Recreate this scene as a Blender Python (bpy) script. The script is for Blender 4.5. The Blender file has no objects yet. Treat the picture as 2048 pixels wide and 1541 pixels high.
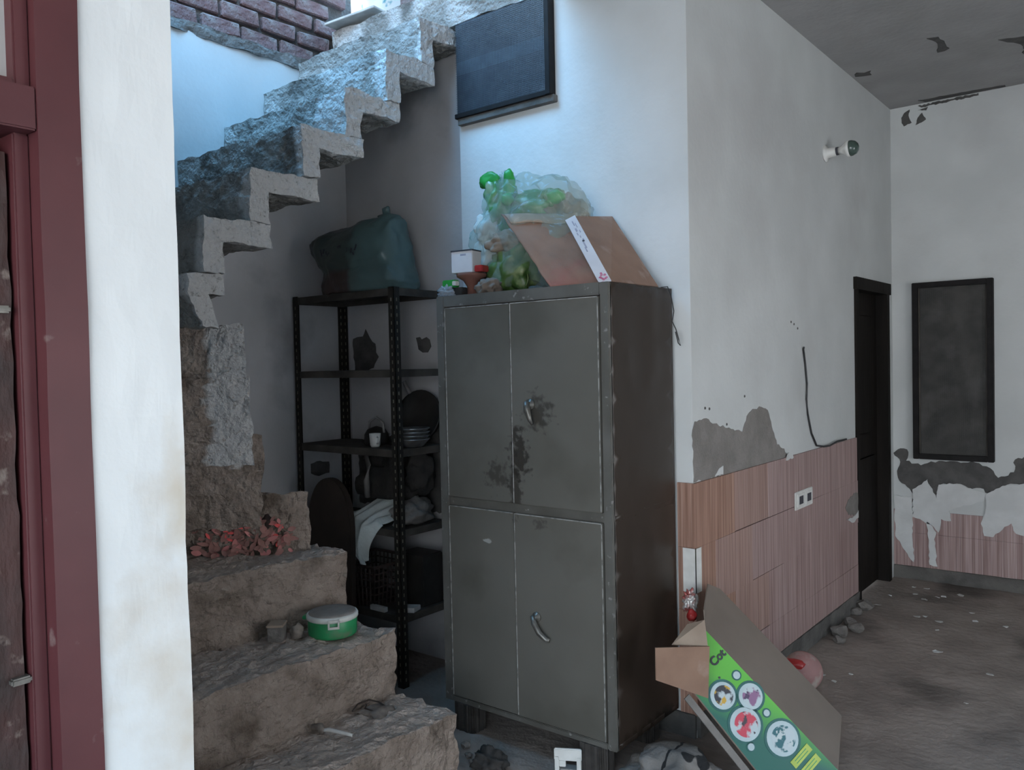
import bpy, bmesh, math, random
from mathutils import Vector, Matrix, noise
from mathutils.geometry import tessellate_polygon
random.seed(7)
PI = math.pi
scene = bpy.context.scene
COL = scene.collection

# ------------------------------------------------------------------ camera
def look_axes(yaw, pitch, roll):
    f = Vector((-math.sin(yaw)*math.cos(pitch), math.cos(yaw)*math.cos(pitch), math.sin(pitch)))
    r = f.cross(Vector((0, 0, 1))).normalized(); u = r.cross(f)
    r2 = math.cos(roll)*r + math.sin(roll)*u
    u2 = -math.sin(roll)*r + math.cos(roll)*u
    return r2, u2, f
cam_d = bpy.data.cameras.new('camera'); cam = bpy.data.objects.new('camera', cam_d); COL.objects.link(cam)
r_, u_, f_ = look_axes(0.672766, -0.026997, -0.022008)
cam.matrix_world = Matrix(((r_.x, u_.x, -f_.x, 0), (r_.y, u_.y, -f_.y, 0), (r_.z, u_.z, -f_.z, 1.5), (0, 0, 0, 1)))
cam_d.sensor_fit = 'HORIZONTAL'; cam_d.sensor_width = 36; cam_d.lens = 36*1658.7/2048; cam_d.clip_start = 0.02
scene.camera = cam

# ------------------------------------------------------------------ sky
SKY = 6.5
world = bpy.data.worlds.new('sky'); scene.world = world; world.use_nodes = True
wn = world.node_tree; wn.nodes.clear()
wo = wn.nodes.new('ShaderNodeOutputWorld'); bg = wn.nodes.new('ShaderNodeBackground')
tc = wn.nodes.new('ShaderNodeTexCoord'); sx = wn.nodes.new('ShaderNodeSeparateXYZ'); rp = wn.nodes.new('ShaderNodeValToRGB')
wn.links.new(tc.outputs['Generated'], sx.inputs[0]); wn.links.new(sx.outputs['Z'], rp.inputs[0])
rp.color_ramp.elements[0].position = 0.0; rp.color_ramp.elements[0].color = (0.94, 0.95, 0.97, 1)
rp.color_ramp.elements[1].position = 0.8; rp.color_ramp.elements[1].color = (0.60, 1.65, 2.9, 1)
e = rp.color_ramp.elements.new(0.35); e.color = (0.78, 0.95, 1.10, 1)
wn.links.new(rp.outputs[0], bg.inputs[0]); bg.inputs[1].default_value = SKY
wn.links.new(bg.outputs[0], wo.inputs[0])

vs = scene.view_settings
vs.view_transform = 'Standard'; vs.look = 'None'; vs.gamma = 1.0; vs.use_curve_mapping = False
vs.exposure = 0.0

# ------------------------------------------------------------------ key planes of the place (metres)
XD = -1.47      # hall wall with the far door, also the near wall with the maroon door
YW = 2.97       # wall behind the cabinet
YB = 3.03       # wall under the stairs
YR = 5.95       # end wall
XL = -3.55      # outer wall of the stair
XS = -2.66      # open edge of the upper flight
ZC = 3.13       # ceiling

# ------------------------------------------------------------------ materials
def mat(name, col, rough=0.8, col2=None, scale=6.0, bump=0.0, bscale=60.0, metal=0.0, detail=6.0, lo=0.35, hi=0.65,
        col3=None, scale3=2.0, lo3=0.55, hi3=0.7, stretch=(1, 1, 1), spec=0.5):
    m = bpy.data.materials.new(name); m.use_nodes = True
    nt = m.node_tree; b = nt.nodes['Principled BSDF']
    b.inputs['Roughness'].default_value = rough; b.inputs['Metallic'].default_value = metal
    b.inputs['Specular IOR Level'].default_value = spec
    b.inputs['Base Color'].default_value = (*col, 1)
    co = nt.nodes.new('ShaderNodeTexCoord'); mp = nt.nodes.new('ShaderNodeMapping')
    mp.inputs['Scale'].default_value = stretch
    nt.links.new(co.outputs['Object'], mp.inputs[0])
    out = None
    if col2:
        n = nt.nodes.new('ShaderNodeTexNoise'); n.inputs['Scale'].default_value = scale; n.inputs['Detail'].default_value = detail
        nt.links.new(mp.outputs[0], n.inputs['Vector'])
        r = nt.nodes.new('ShaderNodeMapRange'); r.inputs[1].default_value = lo; r.inputs[2].default_value = hi
        nt.links.new(n.outputs[0], r.inputs[0])
        mx = nt.nodes.new('ShaderNodeMix'); mx.data_type = 'RGBA'
        mx.inputs[6].default_value = (*col, 1); mx.inputs[7].default_value = (*col2, 1)
        nt.links.new(r.outputs[0], mx.inputs[0]); out = mx.outputs[2]
    if col3:
        n = nt.nodes.new('ShaderNodeTexNoise'); n.inputs['Scale'].default_value = scale3; n.inputs['Detail'].default_value = 8
        nt.links.new(co.outputs['Object'], n.inputs['Vector'])
        r = nt.nodes.new('ShaderNodeMapRange'); r.inputs[1].default_value = lo3; r.inputs[2].default_value = hi3
        nt.links.new(n.outputs[0], r.inputs[0])
        mx = nt.nodes.new('ShaderNodeMix'); mx.data_type = 'RGBA'
        mx.inputs[6].default_value = (*col, 1); mx.inputs[7].default_value = (*col3, 1)
        if out: nt.links.new(out, mx.inputs[6])
        nt.links.new(r.outputs[0], mx.inputs[0]); out = mx.outputs[2]
    if out: nt.links.new(out, b.inputs['Base Color'])
    if bump:
        n = nt.nodes.new('ShaderNodeTexNoise'); n.inputs['Scale'].default_value = bscale; n.inputs['Detail'].default_value = 8
        nt.links.new(mp.outputs[0], n.inputs['Vector'])
        bp = nt.nodes.new('ShaderNodeBump'); bp.inputs['Strength'].default_value = bump; bp.inputs['Distance'].default_value = 0.02
        nt.links.new(n.outputs[0], bp.inputs['Height']); nt.links.new(bp.outputs[0], b.inputs['Normal'])
    m['b'] = 0
    return m
def bsdf(m): return m.node_tree.nodes['Principled BSDF']
def base_socket(m):
    l = bsdf(m).inputs['Base Color'].links
    return l[0].from_socket if l else None
def overlay(m, fac, col):
    """mix a further colour over the base colour by a factor socket"""
    nt = m.node_tree; b = bsdf(m); mx = nt.nodes.new('ShaderNodeMix'); mx.data_type = 'RGBA'
    s = base_socket(m)
    if s: nt.links.new(s, mx.inputs[6])
    else: mx.inputs[6].default_value = b.inputs['Base Color'].default_value
    mx.inputs[7].default_value = (*col, 1)
    nt.links.new(fac, mx.inputs[0]); nt.links.new(mx.outputs[2], b.inputs['Base Color'])
def blot(m, p, rad, nscale, col, sharp=0.25, amt=1.0, stretch=(1, 1, 1)):
    """a stain of its own shape around point p (object space)"""
    nt = m.node_tree
    co = nt.nodes.new('ShaderNodeTexCoord'); sub = nt.nodes.new('ShaderNodeVectorMath'); sub.operation = 'SUBTRACT'
    nt.links.new(co.outputs['Object'], sub.inputs[0]); sub.inputs[1].default_value = p
    ml = nt.nodes.new('ShaderNodeVectorMath'); ml.operation = 'MULTIPLY'; ml.inputs[1].default_value = stretch
    nt.links.new(sub.outputs[0], ml.inputs[0])
    ln = nt.nodes.new('ShaderNodeVectorMath'); ln.operation = 'LENGTH'; nt.links.new(ml.outputs[0], ln.inputs[0])
    n = nt.nodes.new('ShaderNodeTexNoise'); n.inputs['Scale'].default_value = nscale; n.inputs['Detail'].default_value = 8
    nt.links.new(co.outputs['Object'], n.inputs['Vector'])
    a = nt.nodes.new('ShaderNodeMath'); a.operation = 'MULTIPLY_ADD'; a.inputs[1].default_value = -1.0/rad; a.inputs[2].default_value = 0.5
    nt.links.new(ln.outputs['Value'], a.inputs[0])
    s = nt.nodes.new('ShaderNodeMath'); s.operation = 'MULTIPLY_ADD'; s.inputs[1].default_value = 1.6; s.inputs[2].default_value = -0.8
    nt.links.new(n.outputs[0], s.inputs[0])
    ad = nt.nodes.new('ShaderNodeMath'); ad.operation = 'ADD'; nt.links.new(a.outputs[0], ad.inputs[0]); nt.links.new(s.outputs[0], ad.inputs[1])
    r = nt.nodes.new('ShaderNodeMapRange'); r.inputs[1].default_value = 0; r.inputs[2].default_value = sharp; r.inputs[4].default_value = amt
    nt.links.new(ad.outputs[0], r.inputs[0])
    overlay(m, r.outputs[0], col)

M = {}
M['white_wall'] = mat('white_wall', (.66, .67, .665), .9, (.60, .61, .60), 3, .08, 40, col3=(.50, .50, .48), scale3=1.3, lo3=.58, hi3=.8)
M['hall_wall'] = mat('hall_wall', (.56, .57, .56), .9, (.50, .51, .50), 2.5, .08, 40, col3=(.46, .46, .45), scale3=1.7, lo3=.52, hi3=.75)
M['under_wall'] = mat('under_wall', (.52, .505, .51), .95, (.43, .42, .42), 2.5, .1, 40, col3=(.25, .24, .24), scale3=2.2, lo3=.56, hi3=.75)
M['entry_wall'] = mat('entry_wall', (.80, .81, .80), .85, (.76, .77, .76), 3, .06, 40)
blot(M['entry_wall'], (XD, .83, .98), .42, 9, (.58, .49, .38), .9, .9, (1, 1.5, .6))
blot(M['entry_wall'], (XD, .83, 1.25), .2, 14, (.60, .50, .36), .8, .6, (1, 3, .5))
M['lime'] = mat('lime', (.50, .51, .51), .9, (.45, .46, .46), 3, .08, 40, col3=(.38, .38, .38), scale3=2, lo3=.55, hi3=.8)
M['ceiling'] = mat('ceiling', (.36, .348, .34), .95, (.31, .30, .293), 3, .15, 30, col3=(.28, .27, .26), scale3=2.0, lo3=.5, hi3=.75)
M['floor'] = mat('floor', (.315, .258, .225), .95, (.215, .174, .15), 3.5, .45, 25, col3=(.09, .073, .062), scale3=1.4, lo3=.52, hi3=.66)
M['cement'] = mat('cement', (.30, .265, .235), .95, (.19, .165, .145), 9, .6, 45, col3=(.10, .085, .075), scale3=5, lo3=.55, hi3=.68)
M['brick'] = mat('brick', (.125, .066, .066), .95, (.165, .12, .118), 9, .8, 50, col3=(.21, .19, .185), scale3=11, lo3=.56, hi3=.7)
M['mortar'] = mat('mortar', (.045, .04, .038), .95, (.10, .092, .088), 10, .6, 60)
M['lip'] = mat('lip', (.15, .14, .132), .95, (.09, .083, .078), 10, .6, 60)
M['peel_cement'] = mat('peel_cement', (.23, .21, .195), .95, (.18, .165, .15), 12, .3, 60)
M['peel_dark'] = mat('peel_dark', (.065, .062, .06), .95, (.10, .095, .09), 14, .3, 60)
M['flake_white'] = mat('flake_white', (.60, .60, .59), .9, (.52, .52, .51), 8, .15, 40)
M['plinth'] = mat('plinth', (.13, .12, .11), .95, (.075, .07, .065), 8, .5, 40)
M['maroon'] = mat('maroon', (.105, .028, .031), .5, (.085, .022, .025), 5, .05, 20, col3=(.20, .13, .12), scale3=14, lo3=.66, hi3=.72)
M['maroon_dark'] = mat('maroon_dark', (.075, .014, .015), .4, (.045, .009, .010), 4, .1, 30, col3=(.13, .085, .07), scale3=9, lo3=.60, hi3=.68)
M['maroon_worn'] = mat('maroon_worn', (.06, .024, .02), .6, (.025, .016, .014), 16, .3, 60, col3=(.17, .13, .11), scale3=22, lo3=.58, hi3=.66, stretch=(1, 1, .5))
M['frosted'] = mat('frosted', (.52, .50, .48), .5, (.44, .42, .40), 5)
M['dark_wood'] = mat('dark_wood', (.016, .013, .011), .7, (.009, .0075, .0065), 10, .1, 50, stretch=(1, 1, .15), spec=.12)
M['black_metal'] = mat('black_metal', (.014, .013, .011), .5, (.026, .022, .018), 14, .1, 60, spec=.25)
M['shelf_dust'] = mat('shelf_dust', (.028, .024, .020), .8, (.075, .065, .056), 8, .1, 60)
M['slot_hole'] = mat('slot_hole', (.20, .185, .15), .9, (.12, .105, .08), 20)
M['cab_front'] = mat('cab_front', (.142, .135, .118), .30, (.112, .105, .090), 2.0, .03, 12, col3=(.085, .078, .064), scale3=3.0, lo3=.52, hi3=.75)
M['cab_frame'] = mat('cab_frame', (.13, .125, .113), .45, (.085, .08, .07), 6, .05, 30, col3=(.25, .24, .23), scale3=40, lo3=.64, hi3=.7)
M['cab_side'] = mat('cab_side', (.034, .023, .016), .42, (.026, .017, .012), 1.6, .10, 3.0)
M['cab_edge'] = mat('cab_edge', (.36, .35, .33), .5, (.16, .155, .145), 30, lo=.45, hi=.6)
M['handle'] = mat('handle', (.20, .19, .17), .35, (.10, .095, .085), 40, metal=.5)
M['foot'] = mat('foot', (.055, .047, .042), .8, (.03, .026, .023), 20, .2, 50)
M['card'] = mat('card', (.27, .165, .115), .9, (.22, .13, .09), 7, .1, 40, col3=(.33, .23, .18), scale3=9, lo3=.58, hi3=.7)
M['card_pale'] = mat('card_pale', (.34, .26, .20), .9, (.28, .21, .16), 9, .1, 40)
M['card_grey'] = mat('card_grey', (.205, .165, .135), .9, (.175, .14, .115), 4, .05, 30)
M['card_white'] = mat('card_white', (.66, .64, .66), .7, (.58, .56, .58), 9)
M['ink'] = mat('ink', (.03, .03, .04), .7, (.05, .05, .06), 20)
M['ink_faint'] = mat('ink_faint', (.30, .29, .36), .7, (.40, .38, .44), 20)
M['magenta'] = mat('magenta', (.50, .06, .16), .7, (.62, .30, .40), 40)
M['red_plastic'] = mat('red_plastic', (.42, .03, .03), .35, (.30, .02, .02), 30)
M['green_plastic'] = mat('green_plastic', (.03, .36, .06), .4, (.02, .25, .04), 20)
M['tin_green'] = mat('tin_green', (.022, .26, .095), .4, (.018, .20, .07), 14, col3=(.10, .16, .09), scale3=18, lo3=.6, hi3=.75)
M['tin_white'] = mat('tin_white', (.60, .60, .56), .45, (.48, .47, .43), 20)
M['dust_lid'] = mat('dust_lid', (.25, .215, .19), .9, (.20, .17, .15), 20, .2, 60)
M['petal_red'] = mat('petal_red', (.90, .13, .12), .7, (.55, .06, .06), 20)
M['petal_pink'] = mat('petal_pink', (.56, .22, .20), .8, (.42, .15, .135), 20)
M['petal_dry'] = mat('petal_dry', (.34, .16, .135), .9, (.24, .12, .10), 20)
M['soot'] = mat('soot', (.022, .012, .010), .95, (.035, .02, .016), 30)
M['mesh_wire'] = mat('mesh_wire', (.075, .095, .115), .5, (.045, .055, .07), 20)
M['mesh_sheet'] = mat('mesh_sheet', (.050, .066, .085), .38, (.075, .095, .12), 4, .1, 15, col3=(.17, .20, .23), scale3=7, lo3=.64, hi3=.8)
M['sheet_band'] = mat('sheet_band', (.12, .16, .20), .45, (.085, .115, .15), 6, .1, 30)
M['black_frame'] = mat('black_frame', (.010, .009, .009), .6, (.016, .014, .014), 20, spec=.15)
M['screen_grey'] = mat('screen_grey', (.085, .081, .075), .9, (.05, .049, .047), 7, .2, 90, col3=(.11, .105, .10), scale3=5, lo3=.52, hi3=.72)
M['plastic_white'] = mat('plastic_white', (.70, .69, .66), .4, (.60, .59, .56), 20)
M['plastic_grey'] = mat('plastic_grey', (.30, .29, .28), .5, (.20, .19, .18), 20)
M['bulb_dome'] = mat('bulb_dome', (.035, .06, .05), .15, (.08, .11, .095), 30)
M['cable'] = mat('cable', (.015, .015, .016), .5, (.03, .03, .03), 30)
M['cloth_white'] = mat('cloth_white', (.66, .70, .68), .9, (.52, .55, .53), 10, .2, 80)
M['cloth_grey'] = mat('cloth_grey', (.22, .20, .185), .95, (.13, .12, .11), 7, .3, 60)
M['cloth_black'] = mat('cloth_black', (.02, .019, .018), .9, (.04, .035, .032), 10, .3, 60)
M['brown_board'] = mat('brown_board', (.040, .026, .020), .7, (.026, .018, .014), 8, .1, 40)
M['basket'] = mat('basket', (.052, .034, .030), .6, (.035, .024, .02), 20)
M['steel'] = mat('steel', (.42, .41, .40), .3, (.25, .245, .24), 20, metal=.7)
M['pan_black'] = mat('pan_black', (.014, .013, .012), .5, (.03, .027, .025), 12)
M['stone'] = mat('stone', (.19, .17, .155), .95, (.12, .108, .098), 20, .5, 60)
M['paper'] = mat('paper', (.52, .50, .47), .9, (.40, .38, .36), 20)
M['twig'] = mat('twig', (.22, .18, .15), .95, (.13, .105, .09), 40)
M['pink_ball'] = mat('pink_ball', (.36, .185, .175), .75, (.27, .15, .14), 9, col3=(.40, .33, .29), scale3=12, lo3=.5, hi3=.62)
M['foil'] = mat('foil', (.55, .52, .50), .3, (.38, .10, .09), 26, metal=.3, lo=.45, hi=.55)
M['pvc'] = mat('pvc', (.10, .10, .095), .3, (.07, .085, .08), 5, .2, 20, spec=.6)
M['leaf'] = mat('leaf', (.02, .06, .015), .6, (.03, .09, .02), 20)
M['sack_roof'] = mat('sack_roof', (.30, .30, .29), .8, (.26, .27, .26), 9, col3=(.03, .13, .16), scale3=8, lo3=.56, hi3=.60)
M['terracotta'] = mat('terracotta', (.20, .085, .06), .8, (.15, .06, .045), 14)
M['green_board'] = mat('green_board', (.05, .22, .14), .5, (.03, .15, .10), 12)

def plastic_mat(name, tint, alpha, rough=.22, col2=None, scale=4):
    m = mat(name, tint, rough, col2, scale, .35, 9)
    nt = m.node_tree; b = bsdf(m); out = nt.nodes['Material Output']
    tr = nt.nodes.new('ShaderNodeBsdfTransparent'); tl = nt.nodes.new('ShaderNodeBsdfTranslucent')
    tl.inputs[0].default_value = (*tint, 1)
    m1 = nt.nodes.new('ShaderNodeMixShader'); m1.inputs[0].default_value = .35
    nt.links.new(b.outputs[0], m1.inputs[1]); nt.links.new(tl.outputs[0], m1.inputs[2])
    m2 = nt.nodes.new('ShaderNodeMixShader'); m2.inputs[0].default_value = alpha
    nt.links.new(m1.outputs[0], m2.inputs[1]); nt.links.new(tr.outputs[0], m2.inputs[2])
    nt.links.new(m2.outputs[0], out.inputs['Surface'])
    return m
M['clear_bag'] = plastic_mat('clear_bag', (.56, .62, .60), .66, .16, (.34, .50, .40))
M['green_film'] = mat('green_film', (.10, .30, .10), .3, (.05, .20, .06), 6, .3, 14, col3=(.30, .42, .28), scale3=9, lo3=.55, hi3=.68)
M['olive'] = mat('olive', (.09, .16, .045), .4, (.04, .09, .02), 7, .3, 14, col3=(.26, .30, .14), scale3=10, lo3=.56, hi3=.68)
M['clear_wrap'] = plastic_mat('clear_wrap', (.50, .52, .56), .55, .15)
M['sack_film'] = plastic_mat('sack_film', (.085, .115, .105), .10, .28, (.05, .055, .052), 3)

def tile_mat(name, c1, c2, c3):
    m = mat(name, c1, .55, c2, 5, .0, 40, stretch=(14, 14, .35), lo=.38, hi=.62, detail=4)
    nt = m.node_tree
    co = nt.nodes.new('ShaderNodeTexCoord'); mp = nt.nodes.new('ShaderNodeMapping'); mp.inputs['Scale'].default_value = (45, 45, .5)
    nt.links.new(co.outputs['Object'], mp.inputs[0])
    n = nt.nodes.new('ShaderNodeTexNoise'); n.inputs['Scale'].default_value = 3; n.inputs['Detail'].default_value = 3
    nt.links.new(mp.outputs[0], n.inputs['Vector'])
    r = nt.nodes.new('ShaderNodeMapRange'); r.inputs[1].default_value = .5; r.inputs[2].default_value = .72; r.inputs[4].default_value = .8
    nt.links.new(n.outputs[0], r.inputs[0]); overlay(m, r.outputs[0], c3)
    return m
M['tile'] = tile_mat('tile', (.36, .245, .23), (.23, .145, .135), (.50, .39, .37))
M['tile_orange'] = tile_mat('tile_orange', (.35, .20, .148), (.22, .115, .08), (.46, .30, .235))

M['tile_mid'] = tile_mat('tile_mid', (.35, .222, .19), (.24, .145, .122), (.46, .335, .295))
def wash_mat(name, ca, cb, cd, tread_light):
    """raw cement with lime wash where the 'wash' attribute says the brush went"""
    m = mat(name, ca, .95, cb, 9, .55, 45, col3=cd, scale3=5, lo3=.55, hi3=.68)
    nt = m.node_tree
    at = nt.nodes.new('ShaderNodeAttribute'); at.attribute_name = 'wash'
    n = nt.nodes.new('ShaderNodeTexNoise'); n.inputs['Scale'].default_value = 48; n.inputs['Detail'].default_value = 9; n.inputs['Roughness'].default_value = .62
    co = nt.nodes.new('ShaderNodeTexCoord'); nt.links.new(co.outputs['Object'], n.inputs['Vector'])
    r = nt.nodes.new('ShaderNodeMapRange'); r.inputs[1].default_value = .31; r.inputs[2].default_value = .42; r.inputs[4].default_value = .92
    nt.links.new(n.outputs[0], r.inputs[0])
    mu = nt.nodes.new('ShaderNodeMath'); mu.operation = 'MULTIPLY'; nt.links.new(at.outputs['Fac'], mu.inputs[0]); nt.links.new(r.outputs[0], mu.inputs[1])
    # crevices in the crumbling render
    mp = nt.nodes.new('ShaderNodeMapping'); mp.inputs['Scale'].default_value = (2.2, 2.2, 9); nt.links.new(co.outputs['Object'], mp.inputs[0])
    cn = nt.nodes.new('ShaderNodeTexNoise'); cn.inputs['Scale'].default_value = 1.6; cn.inputs['Detail'].default_value = 7; cn.inputs['Roughness'].default_value = .6
    nt.links.new(mp.outputs[0], cn.inputs['Vector'])
    sb = nt.nodes.new('ShaderNodeMath'); sb.operation = 'SUBTRACT'; sb.inputs[1].default_value = .5; nt.links.new(cn.outputs[0], sb.inputs[0])
    ab = nt.nodes.new('ShaderNodeMath'); ab.operation = 'ABSOLUTE'; nt.links.new(sb.outputs[0], ab.inputs[0])
    cr = nt.nodes.new('ShaderNodeMapRange'); cr.inputs[1].default_value = .0; cr.inputs[2].default_value = .010; cr.inputs[3].default_value = .5; cr.inputs[4].default_value = 0
    nt.links.new(ab.outputs[0], cr.inputs[0]); overlay(m, cr.outputs[0], tuple(c*.55 for c in cd))
    overlay(m, mu.outputs[0], (.50, .485, .47))
    # light from above painted on the up-facing treads, in a dusty tone
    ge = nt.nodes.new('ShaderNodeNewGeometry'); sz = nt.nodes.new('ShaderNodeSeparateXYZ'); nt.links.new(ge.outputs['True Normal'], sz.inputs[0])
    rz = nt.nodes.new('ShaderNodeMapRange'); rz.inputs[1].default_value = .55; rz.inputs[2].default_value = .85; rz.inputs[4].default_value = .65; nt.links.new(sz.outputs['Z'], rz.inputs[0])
    overlay(m, rz.outputs[0], tread_light)
    for nd in nt.nodes:
        if nd.type == 'BUMP': nd.inputs['Strength'].default_value = .9; nd.inputs['Distance'].default_value = .03
    return m
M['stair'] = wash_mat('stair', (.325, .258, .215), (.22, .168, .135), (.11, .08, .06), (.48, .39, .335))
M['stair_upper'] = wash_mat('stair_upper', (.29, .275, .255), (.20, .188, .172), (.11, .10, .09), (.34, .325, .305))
blot(M['stair'], (-2.56, 1.95, .70), .22, 14, (.11, .075, .05), .3, .8, (1, 1, 1))

# ------------------------------------------------------------------ builders
OFF = {}
def put(name, me, m=None, parent=None, smooth=False):
    o = bpy.data.objects.new(name, me); COL.objects.link(o)
    off = Vector((0, 0, 0))
    if parent:
        o.parent = parent; off = OFF.get(parent.name, off)
        if off.length: me.transform(Matrix.Translation(-off))
    OFF[o.name] = off
    if m:
        for q in (m if isinstance(m, (list, tuple)) else [m]): me.materials.append(M[q] if isinstance(q, str) else q)
    if smooth:
        for p in me.polygons: p.use_smooth = True
    return o
def tag(o, label=None, cat=None, group=None, kind=None):
    if label: o['label'] = label
    if cat: o['category'] = cat
    if group: o['group'] = group
    if kind: o['kind'] = kind
    return o
def thing(name, label, cat, loc, group=None):
    o = bpy.data.objects.new(name, None); COL.objects.link(o); o.location = loc
    o.empty_display_size = .05
    OFF[o.name] = Vector(loc)
    return tag(o, label, cat, group)

class MB:
    """collects shapes in world space; build() links them as one mesh"""
    def __init__(s): s.v = []; s.f = []; s.mi = []
    def raw(s, v, f, mi=0):
        n = len(s.v); s.v += [tuple(p) for p in v]; s.f += [tuple(i+n for i in q) for q in f]; s.mi += [mi]*len(f); return s
    def box(s, x0, x1, y0, y1, z0, z1, mi=0):
        x0, x1 = min(x0, x1), max(x0, x1); y0, y1 = min(y0, y1), max(y0, y1); z0, z1 = min(z0, z1), max(z0, z1)
        v = [(x0, y0, z0), (x1, y0, z0), (x1, y1, z0), (x0, y1, z0), (x0, y0, z1), (x1, y0, z1), (x1, y1, z1), (x0, y1, z1)]
        return s.raw(v, [(0, 3, 2, 1), (4, 5, 6, 7), (0, 1, 5, 4), (1, 2, 6, 5), (2, 3, 7, 6), (3, 0, 4, 7)], mi)
    def obox(s, c, ax, ay, az, mi=0):
        c, ax, ay, az = Vector(c), Vector(ax), Vector(ay), Vector(az)
        v = [c+i*ax+j*ay+k*az for k in (-1, 1) for j in (-1, 1) for i in (-1, 1)]
        return s.raw(v, [(0, 2, 3, 1), (4, 5, 7, 6), (0, 1, 5, 4), (1, 3, 7, 5), (3, 2, 6, 7), (2, 0, 4, 6)], mi)
    def tube(s, pts, r, n=8, mi=0, cap=True):
        pts = [Vector(p) for p in pts]; rings = []
        rr = r if isinstance(r, (list, tuple)) else [r]*len(pts)
        up = Vector((0, 0, 1))
        for i, p in enumerate(pts):
            d = (pts[min(i+1, len(pts)-1)]-pts[max(i-1, 0)]).normalized()
            a = d.cross(up)
            if a.length < .05: a = d.cross(Vector((1, 0, 0)))
            a.normalize(); b = d.cross(a)
            rings.append([p+rr[i]*(math.cos(2*PI*k/n)*a+math.sin(2*PI*k/n)*b) for k in range(n)])
        v = [q for R in rings for q in R]; f = []
        for i in range(len(rings)-1):
            for k in range(n):
                f.append((i*n+k, i*n+(k+1) % n, (i+1)*n+(k+1) % n, (i+1)*n+k))
        if cap: f += [tuple(range(n))[::-1], tuple((len(rings)-1)*n+k for k in range(n))]
        return s.raw(v, f, mi)
    def lathe(s, c, prof, n=32, axis=(0, 0, 1), mi=0):
        """profile = [(radius, height)] about an axis through c"""
        c = Vector(c); w = Vector(axis).normalized()
        a = w.cross(Vector((0, 1, 0)) if abs(w.y) < .9 else Vector((1, 0, 0))).normalized(); b = w.cross(a)
        v = []; f = []
        for r, z in prof:
            for k in range(n):
                t = 2*PI*k/n; v.append(c+w*z+r*(math.cos(t)*a+math.sin(t)*b))
        for i in range(len(prof)-1):
            for k in range(n): f.append((i*n+k, i*n+(k+1) % n, (i+1)*n+(k+1) % n, (i+1)*n+k))
        f.append(tuple(range(n))[::-1]); f.append(tuple((len(prof)-1)*n+k for k in range(n)))
        return s.raw(v, f, mi)
    def plate(s, quad, t, mi=0, out=None):
        """thin solid sheet on an outline of points, thickness t against its normal"""
        q = [Vector(p) for p in quad]; nrm = Vector((0, 0, 0))
        for i in range(1, len(q)-1): nrm += (q[i]-q[0]).cross(q[i+1]-q[0])
        nrm.normalize(); n = len(q)
        if out is not None and nrm.dot(Vector(out)) < 0: nrm = -nrm
        v = q+[p-nrm*t for p in q]
        f = [tuple(range(n)), tuple(range(2*n-1, n-1, -1))]+[(i, i+n, (i+1) % n+n, (i+1) % n) for i in range(n)]
        return s.raw(v, f, mi)
    def mesh(s, name):
        me = bpy.data.meshes.new(name); me.from_pydata(s.v, [], s.f)
        for p, i in zip(me.polygons, s.mi): p.material_index = i
        bm = bmesh.new(); bm.from_mesh(me); bmesh.ops.recalc_face_normals(bm, faces=bm.faces); bm.to_mesh(me); bm.free()
        return me
    def build(s, name, m, parent=None, smooth=False, bevel=0.0):
        me = s.mesh(name)
        if bevel:
            bm = bmesh.new(); bm.from_mesh(me)
            bmesh.ops.bevel(bm, geom=[e for e in bm.edges if e.calc_face_angle(0) > .6], offset=bevel, segments=2, affect='EDGES', clamp_overlap=True)
            bm.to_mesh(me); bm.free()
        return put(name, me, m, parent, smooth)

def smooth_by_angle(o, deg=40):
    me = o.data
    for p in me.polygons: p.use_smooth = True
    bm = bmesh.new(); bm.from_mesh(me)
    for ed in bm.edges: ed.smooth = ed.calc_face_angle(0) < math.radians(deg)
    bm.to_mesh(me); bm.free()
    return o

def fine(me, res, rounds=6):
    bm = bmesh.new(); bm.from_mesh(me)
    bmesh.ops.triangulate(bm, faces=bm.faces)
    for i in range(rounds):
        es = [ed for ed in bm.edges if ed.calc_length() > res]
        if not es: break
        bmesh.ops.subdivide_edges(bm, edges=es, cuts=1)
        bmesh.ops.triangulate(bm, faces=[f for f in bm.faces if len(f.verts) > 3])
    bm.to_mesh(me); bm.free(); return me
def nvec(p, s): return noise.noise_vector(p*s)
def keep_in(me):
    for v in me.vertices:
        v.co.x = min(max(v.co.x, XL+.004), -2.656) if v.co.y > 2.5 else max(v.co.x, XL+.004); v.co.y = min(max(v.co.y, .843), YB-.005); v.co.z = max(v.co.z, .001)
    return me
def rough(me, res, amp, scale, amp2=0.0, scale2=40, rounds=6, rnd=0.0):
    fine(me, res, rounds)
    for v in me.vertices:
        p = v.co.copy()
        v.co += nvec(p, scale)*amp
        if amp2: v.co += nvec(p+Vector((7, 3, 1)), scale2)*amp2
    return me

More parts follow.
